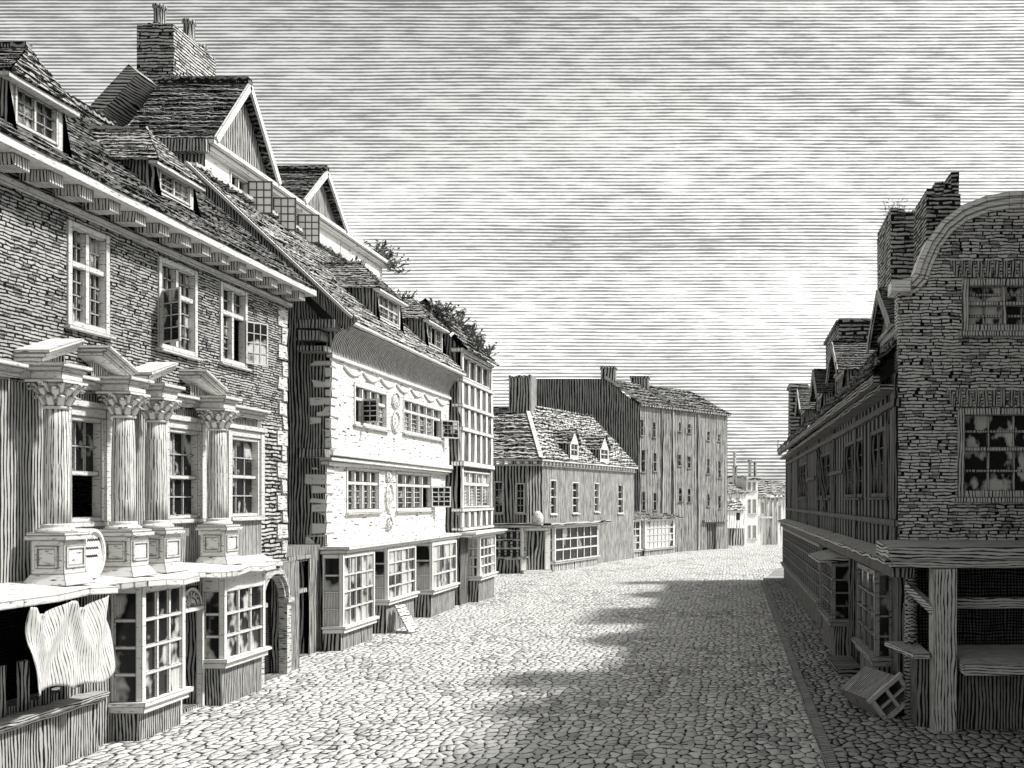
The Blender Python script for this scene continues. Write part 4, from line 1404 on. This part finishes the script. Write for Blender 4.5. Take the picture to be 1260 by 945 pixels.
mb.beam(FR.p(11, .05, 3.4), FR.p(13.2, .05, 5.2), .06, .16, 0, up=FR.n)
mb.build('timber_frame', DF, hr)
RTR = mat('tile', .13, .26, .5)
slope = 1.02
xe = 2.42
mb = MB()
ez0 = 5.86
Ea, Eb = FR.p(.05, .42, ez0), FR.p(FR.L + .3, .42, ez0 + .12)
Ra, Rb = V((4.95, 16.85, ez0 + 3.0)), V((4.95, 45.6, ez0 + 3.12))
mb.roof(Ea, Eb, Rb, Ra, .22, .5, .05, .035)
mb.roof(V((7.6, 45.6, ez0)), V((7.6, 16.6, ez0)), Ra, Rb, .4, .9, .05, .03)
mb.build('roof', RTR, hr)
mb = MB()
mb.beam(FR.p(.05, .36, ez0 - .12), FR.p(FR.L + .2, .36, ez0), .12, .16, 0)
mb.box(FR, .05, FR.L + .1, -.05, .3, ez0 - .3, ez0 - .2, 0)
mb.build('eaves_board', mat('hlines', .06, .34, .42, .02), hr)
WR = mat('vlines', .09, .42, .45)
DFD = mat('vlines', .08, .55, .3, .016)
for (y0, y1, zb, ze, za) in ((17.5, 19.9, 6.3, 6.95, 7.72), (25.4, 27.8, 6.5, 7.2, 8.0), (31.0, 33.4, 6.5, 7.2, 7.98), (37.6, 40.0, 6.55, 7.3, 8.1)):
    xx = FR.p(y0 - 16.5, 0, 0).x
    gable_dormer(hr, y0, y1, xx + .22, zb, ze, za, 1.16, xx - .42, ez0 + .04, RTR, WR, DFD, mat('pane', .1, .3, .42, 0, .15), -1, 2, 2, 2, .2, .13)
BC = mat('brick', .075, .46, .46)
chimney(hr, 3.5, 4.1, 17.5, 18.7, 6.5, 9.3, BC, cap=False, ragged=.36)
chimney(hr, 3.28, 4.0, 20.0, 21.9, 6.2, 9.68, mat('brick', .085, .5, .4), cap=False, ragged=.05)
chimney(hr, 3.3, 4.45, 30.0, 34.2, 6.2, 9.25, mat('brick', .12, .44, .44), cap=True)
chimney(hr, 2.62, 3.4, 43.6, 45.0, 5.9, 8.85, mat('brick', .16, .42, .44), cap=True)
# pent ledge over the shops
PB = mat('hlines', .055, .62, .34, .03)
mb = MB()
def pent(n_out, z0, z1, m):
    mb.hexa([FR.p(-1.2, -.1, z0), FR.p(FR.L + .2, -.1, z0), FR.p(FR.L + .2, n_out, z0 - .04), FR.p(-1.2, n_out, z0 - .04),
             FR.p(-1.2, -.1, z1 + .06), FR.p(FR.L + .2, -.1, z1 + .06), FR.p(FR.L + .2, n_out, z1 - .03), FR.p(-1.2, n_out, z1 - .03)], m)
pent(.42, 2.72, 2.79, 0)
mb.box(FR, -1.15, FR.L + .1, -.05, .3, 2.48, 2.675, 1)
mb.hexa([(2.45, 15.2, 2.76), (7.6, 15.2, 2.76), (7.6, 16.5, 2.78), (2.45, 16.5, 2.78), (2.45, 15.2, 2.96), (7.6, 15.2, 2.96), (7.6, 16.5, 3.02), (2.45, 16.5, 3.02)], 0)
mb.build('pent_ledge', [PB, mat('vlines', .06, .34, .5)], hr)
# shop windows on the street side
bw = mat('plain', .05, .36, .36, .03)
bp = mat('pane', .09, .4, .47, 0, .12)
ba = mat('vlines', .07, .34, .5)
def rbay(s0, s1, n1, zs, zt, c, r, **k):
    return bay(hr, FR, s0, s1, 0, n1, zs, zt, c, r, bw, bp, ba, 1, .09, .04, zbase=.09, **k)
rbay(.6, 2.9, .3, .95, 2.46, 3, 4)
b2 = rbay(6.0, 8.6, .45, .95, 2.25, 4, 4)
mb = MB()
mb.hexa([FR.p(5.8, .02, 2.32), FR.p(8.9, .02, 2.32), FR.p(8.9, .75, 2.24), FR.p(5.8, .75, 2.24), FR.p(5.8, .02, 2.46), FR.p(8.9, .02, 2.46), FR.p(8.9, .75, 2.3), FR.p(5.8, .75, 2.3)])
mb.build('canopy', PB, b2)
rbay(10.6, 27.5, .28, .9, 2.46, 22, 4)
mb = MB()
mb.box(FR, 3.6, 4.7, .0, .05, .1, 2.1)
mb.build('door', mat('cross', .07, .08, .5), hr)
mb = MB()
for a in (3.45, 4.7, 5.4):
    mb.box(FR, a, a + .14, -.05, .12, .09, 2.46, 0, .01)
mb.build('door_posts', DF, hr)
mb = MB()
mb.beam(FR.p(3.5, .36, .17), FR.p(5.1, .36, .17), .5, .17, 0, j=.012)
tag(mb.build('door_step', mat('hlines', .08, .3, .45, .03)), 'worn stone step before the dark doorway of the right hand row', 'step')

# =================================================================== market stall under the gable
ms = thing('market_stall', (4.2, 15.8, 0), 'open timber market stall with thick post and plank counters below the brick gable', 'stall')
ML = mat('vlines', .045, .68, .28, .03)
MHz = mat('hlines', .045, .64, .3, .03)
mb = MB()
mb.abox(3.15, 3.52, 15.2, 15.56, .0, 2.628, 0, .012)
mb.build('post', ML, ms)
mb = MB()
mb.lathe((2.98, 16.2, 0), [(.11, .09), (.11, 1.35), (.13, 1.4), (.11, 1.46), (.1, 1.9), (.13, 1.96), (.1, 2.02), (.1, 2.7)], 14)
mb.build('turned_post', mat('hlines', .06, .45, .4), ms)
mb = MB()
mb.abox(2.5, 7.6, 15.22, 15.5, 2.63, 2.758, 0, .008)
mb.build('beam', MHz, ms)
mb = MB()
mb.hexa([(2.86, 15.3, 1.2), (3.12, 15.3, 1.2), (3.12, 16.4, 1.24), (2.58, 16.45, 1.24), (2.86, 15.3, 1.29), (3.12, 15.3, 1.29), (3.12, 16.4, 1.32), (2.58, 16.45, 1.32)])
mb.build('side_counter', MHz, ms)
mb = MB()
mb.hexa([(3.57, 14.95, 1.0), (7.4, 14.95, 1.0), (7.4, 16.2, 1.12), (3.57, 16.2, 1.12), (3.57, 14.95, 1.18), (7.4, 14.95, 1.18), (7.4, 16.2, 1.3), (3.57, 16.2, 1.3)], 0, .01)
mb.build('counter', MHz, ms)
mb = MB()
mb.abox(3.57, 7.4, 15.7, 15.78, 1.95, 2.12, 0, .008)
mb.build('rail', MHz, ms)
mb = MB()
mb.beam((2.92, 16.2, 2.28), (3.2, 15.35, 1.95), .1, .14)
mb.build('brace', MHz, ms)
mb = MB()
mb.abox(2.95, 3.12, 15.5, 16.45, .09, 1.19)
mb.abox(3.57, 7.4, 15.35, 15.4, .09, 1.0)
mb.build('front_boards', mat('vlines', .055, .3, .5), ms)
mb = MB()
mb.abox(2.99, 7.4, 16.42, 16.5, 0, 2.7)
mb.build('back_boards', mat('cross', .05, .16, .5), ms)

# the next house up the street, out of view; height set to shade the cobbles
nh = thing('neighbour_house', (8, 8, 0), 'plain brick house just up the street from the stall, on the right beyond the frame', 'house')
FN = Fac((6.0, 1.0), (6.0, 14.9), flip=True)
nw = [(a_, a_ + 1.1, z_, z_ + 1.6) for a_ in (1.5, 4.5, 7.5, 10.5) for z_ in (3.6, 6.3)]
mb = MB()
mb.wall(FN, 0, FN.L, 0, 11.6, nw, 0, .15)
for y_ in (1.0, 14.9):
    mb.face([(6, y_, 0), (12, y_, 0), (12, y_, 11.6), (9, y_, 14.4), (6, y_, 11.6)])
mb.face([(12, 1, 0), (12, 14.9, 0), (12, 14.9, 11.6), (12, 1, 11.6)])
mb.build('brick_wall', mat('brick', .062, .45, .44, 0, .9), nh)
mb = MB()
for y_ in (14.92, 20.0):
    mb.face([(7.8, y_, 0), (12, y_, 0), (12, y_, 13.6), (7.8, y_, 13.6)])
for x_ in (7.8, 12):
    mb.face([(x_, 14.92, 0), (x_, 20, 0), (x_, 20, 13.6), (x_, 14.92, 13.6)])
mb.face([(7.7, 14.92, 13.6), (12.1, 14.92, 13.6), (12.1, 20.1, 13.6), (7.7, 20.1, 13.6)])
mb.build('shade_wing', mat('brick', .062, .45, .44, 0, .9), nh)  # unseen block added to shut out the sun coming over the stall
for q in nw:
    window(nh, FN, *q, GF, GP, 0, 2, .6, (2, 3), (2, 2), .09, .07, .03)
mb = MB()
mb.roof((5.7, .8, 11.6), (5.7, 15.1, 11.6), (9, 15.1, 14.6), (9, .8, 14.6), .24, .6, .05, .03)
mb.roof((12.3, 15.1, 11.6), (12.3, .8, 11.6), (9, .8, 14.6), (9, 15.1, 14.6), .3, .8, .05, .03)
mb.build('roof', RTR, nh)

# crate tipped on the pavement
ct = thing('crate', (2.6, 16.9, .09), 'wooden crate tipped on its edge by the stall, its end framed by bars', 'crate')
G = Fac((0, 0), (1, 0))
def crate():
    o = V((2.62, 16.15, .12))
    ex = V((.78, .18, .62)).normalized()           # along the end frame's long side
    ey = V((-.35, .93, .0)).normalized()            # length of the crate
    ez_ = ex.cross(ey).normalized()
    if ez_.z < 0:
        ez_ = -ez_
    w, h, l = .62, .42, 1.15
    o = o - ex * .1
    P = lambda a, b, c: o + ex * a + ey * b + ez_ * c
    def bx(mb, a0, a1, b0, b1, c0, c1):
        mb.hexa([P(a0, b0, c0), P(a1, b0, c0), P(a1, b1, c0), P(a0, b1, c0), P(a0, b0, c1), P(a1, b0, c1), P(a1, b1, c1), P(a0, b1, c1)])
    mb = MB()
    bx(mb, 0, w, .03, l, 0, .03); bx(mb, 0, w, .03, l, h - .03, h); bx(mb, 0, .03, .03, l, .032, h - .032); bx(mb, w - .03, w, .03, l, .032, h - .032)
    bx(mb, .032, w - .032, l - .03, l, .032, h - .032)
    mb.build('box', mat('vlines', .05, .45, .42, .012), ct)
    mb = MB()
    bx(mb, -.06, w + .06, -.03, .03, -.05, .02); bx(mb, -.06, w + .06, -.03, .03, h - .02, h + .05)
    bx(mb, -.02, .05, -.028, .028, .022, h - .022); bx(mb, w - .05, w + .02, -.028, .028, .022, h - .022)
    bx(mb, w / 2 - .03, w / 2 + .03, -.025, .025, .022, h - .022)
    bx(mb, .052, w / 2 - .032, -.02, .02, h / 2 - .02, h / 2 + .02)
    bx(mb, w / 2 + .032, w - .052, -.02, .02, h / 2 - .02, h / 2 + .02)
    mb.build('end_frame', mat('plain', .04, .62, .3, .012), ct)
crate()

# =================================================================== plants on the roofs
LF = mat('leaf', .1, .3, .35)
grp = 'weeds growing on the old roofs'
weeds('roof_weed', [at(x, y, 37) for x, y in ((465, 312), (475, 320), (484, 328), (490, 334))], 'leafy weed trailing over the end of the tall white eaves', n=70, h=.55, group=grp, m=LF)
weeds('roof_weed', [V((-10.9, 28.7, 10.5)), V((-11.2, 28.7, 10.5)), V((-11.5, 28.6, 10.45))], 'ragged weed tuft on the ridge of the nearer dormer over the white house', n=50, h=.35, group=grp, m=LF)
weeds('roof_weed', [V((-10.8, 32.9, 10.3)), V((-11.1, 32.9, 10.3)), V((-11.4, 32.8, 10.3))], 'ragged weed tuft on the ridge of the farther dormer by the timbered house', n=50, h=.45, group=grp, m=LF)
sp = []
for _w in range(30):
    t_ = rnd.random()
    sp.append(V((-9.9 - .7 * t_, 34.2, 9.5 + .95 * t_)) if _w % 3 == 0 else V((-9.4 - 1.3 * t_, rnd.uniform(36.0, 38.8), 9.2 + 1.58 * t_)))
weeds('roof_weed', sp, 'thick weeds spreading down the steep roof of the timber framed house', n=420, h=.5, group=grp, m=LF)
weeds('roof_weed', [V((2.3, 45.3, 6.0)), V((2.35, 44.6, 6.0))], 'small weed tuft at the far eaves corner of the dark right row', n=40, h=.3, group=grp, m=LF)
weeds('roof_weed', [V((3.3, 20.1, 9.7)), V((3.5, 20.2, 9.7))], 'dry weed on top of the shorter broken stack behind the curved gable', n=45, h=.12, group=grp, m=LF)

# =================================================================== LIGHT, SKY, CAMERA
sd = V((1.0, .12, 1.18)).normalized()
sun = bpy.data.lights.new('sun', 'SUN')
sun.energy = 4.6
sun.angle = R(4.5)
sun.color = (1, .985, .95)
so = bpy.data.objects.new('sun', sun)
COL.objects.link(so)
so.rotation_euler = sd.to_track_quat('Z', 'Y').to_euler()
so.location = (20, 10, 30)

wd = bpy.data.worlds.new('World')
sc.world = wd
wd.use_nodes = True
t = NT(wd.node_tree)
out = t.n('ShaderNodeOutputWorld')
bg = t.n('ShaderNodeBackground')
t.t.links.new(bg.outputs[0], out.inputs[0])
sky = t.n('ShaderNodeTexSky')
sky.sky_type = 'NISHITA'
sky.sun_disc = False
sky.sun_elevation = math.asin(sd.z)
sky.sun_rotation = math.atan2(sd.x, sd.y)
sky.air_density = 1.0
sky.dust_density = 2.5
bwn = t.n('ShaderNodeRGBToBW')
t.put(bwn.inputs[0], sky.outputs[0])
tc = t.n('ShaderNodeTexCoord')
sp_ = t.n('ShaderNodeSeparateXYZ')
t.put(sp_.inputs[0], tc.outputs['Generated'])
x, y, z = sp_.outputs
rr_ = t.m('SQRT', t.add(t.mul(x, x), t.mul(y, y)))
ay = t.m('MAXIMUM', t.m('ABSOLUTE', y), .12)
e = t.m('DIVIDE', z, t.m('MAXIMUM', ay, t.mul(rr_, .5)))
az = t.m('ARCTAN2', x, y)
cl1 = t.noise(t.xyz(t.mul(az, 2.4), t.mul(e, 7.5), .7), 1, 5, .6)
cl2 = t.noise(t.xyz(t.mul(az, 26), t.mul(e, 110), 2.1), 1, 4, .7)
def blob(a0, e0, wa, we, k):
    da = t.mul(t.sub(az, a0), 1 / wa); de = t.mul(t.sub(e, e0), 1 / we)
    q = t.m('EXPONENT', t.mul(t.add(t.mul(da, da), t.mul(de, de)), -1.0))
    return t.mul(q, k)
th = t.m('MULTIPLY_ADD', t.sub(cl1, .5), .9, .48)
th = t.m('MULTIPLY_ADD', t.sub(cl2, .5), 1.45, th)
for b in ((.06, .2, .16, .05, -.4), (-.33, .31, .2, .07, -.3), (-.1, .27, .2, .02, .22), (-.08, .09, .2, .06, .12), (-.45, .5, .3, .04, .08), (.1, .44, .4, .1, .06), (-.25, .18, .1, .05, -.2)):
    th = t.add(th, blob(*b))
wb = t.noise(t.xyz(t.mul(az, 5), t.mul(e, 20), 6.0), 1, 2)
vv = t.m('MULTIPLY_ADD', t.sub(wb, .5), .9, t.mul(e, 285.0))
th = t.m('MAXIMUM', th, .02)
tri = t.mul(t.m('PINGPONG', vv, .5), 2.0)
ln = t.m('MULTIPLY_ADD', t.sub(th, tri), 3.2, .5, clamp=True)
col = t.lerp(ln, (3.6, 3.6, 3.5, 1), (.95, .95, .93, 1))
# sky dimmed overhead and behind the viewer to cut the fill light
sky_dim = t.mx(t.m('MULTIPLY_ADD', y, -2.5, .3, clamp=True), t.m('MULTIPLY_ADD', e, 1.5, -.95, clamp=True))
col = t.lerp(sky_dim, col, (1.6, 1.6, 1.57, 1))
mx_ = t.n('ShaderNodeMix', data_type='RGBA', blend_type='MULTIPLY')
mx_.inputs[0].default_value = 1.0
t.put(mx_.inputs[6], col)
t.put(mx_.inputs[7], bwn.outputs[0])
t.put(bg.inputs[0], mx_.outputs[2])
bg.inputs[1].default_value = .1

cam = bpy.data.cameras.new('camera')
cam.sensor_width = 36
cam.lens = 36 * FOC / 1260
cam.shift_x = -(VX - 630) / 1260
cam.shift_y = (VY - 472.5) / 1260
cam.clip_end = 2000
co = bpy.data.objects.new('camera', cam)
COL.objects.link(co)
co.location = (0, 0, EYE)
co.rotation_euler = (R(90), 0, 0)
sc.camera = co
sc.view_settings.view_transform = 'Standard'
sc.view_settings.look = 'None'
sc.view_settings.gamma = 1
sc.view_settings.exposure = .2
sc.view_settings.use_curve_mapping = False
sc.cycles.max_bounces = 5
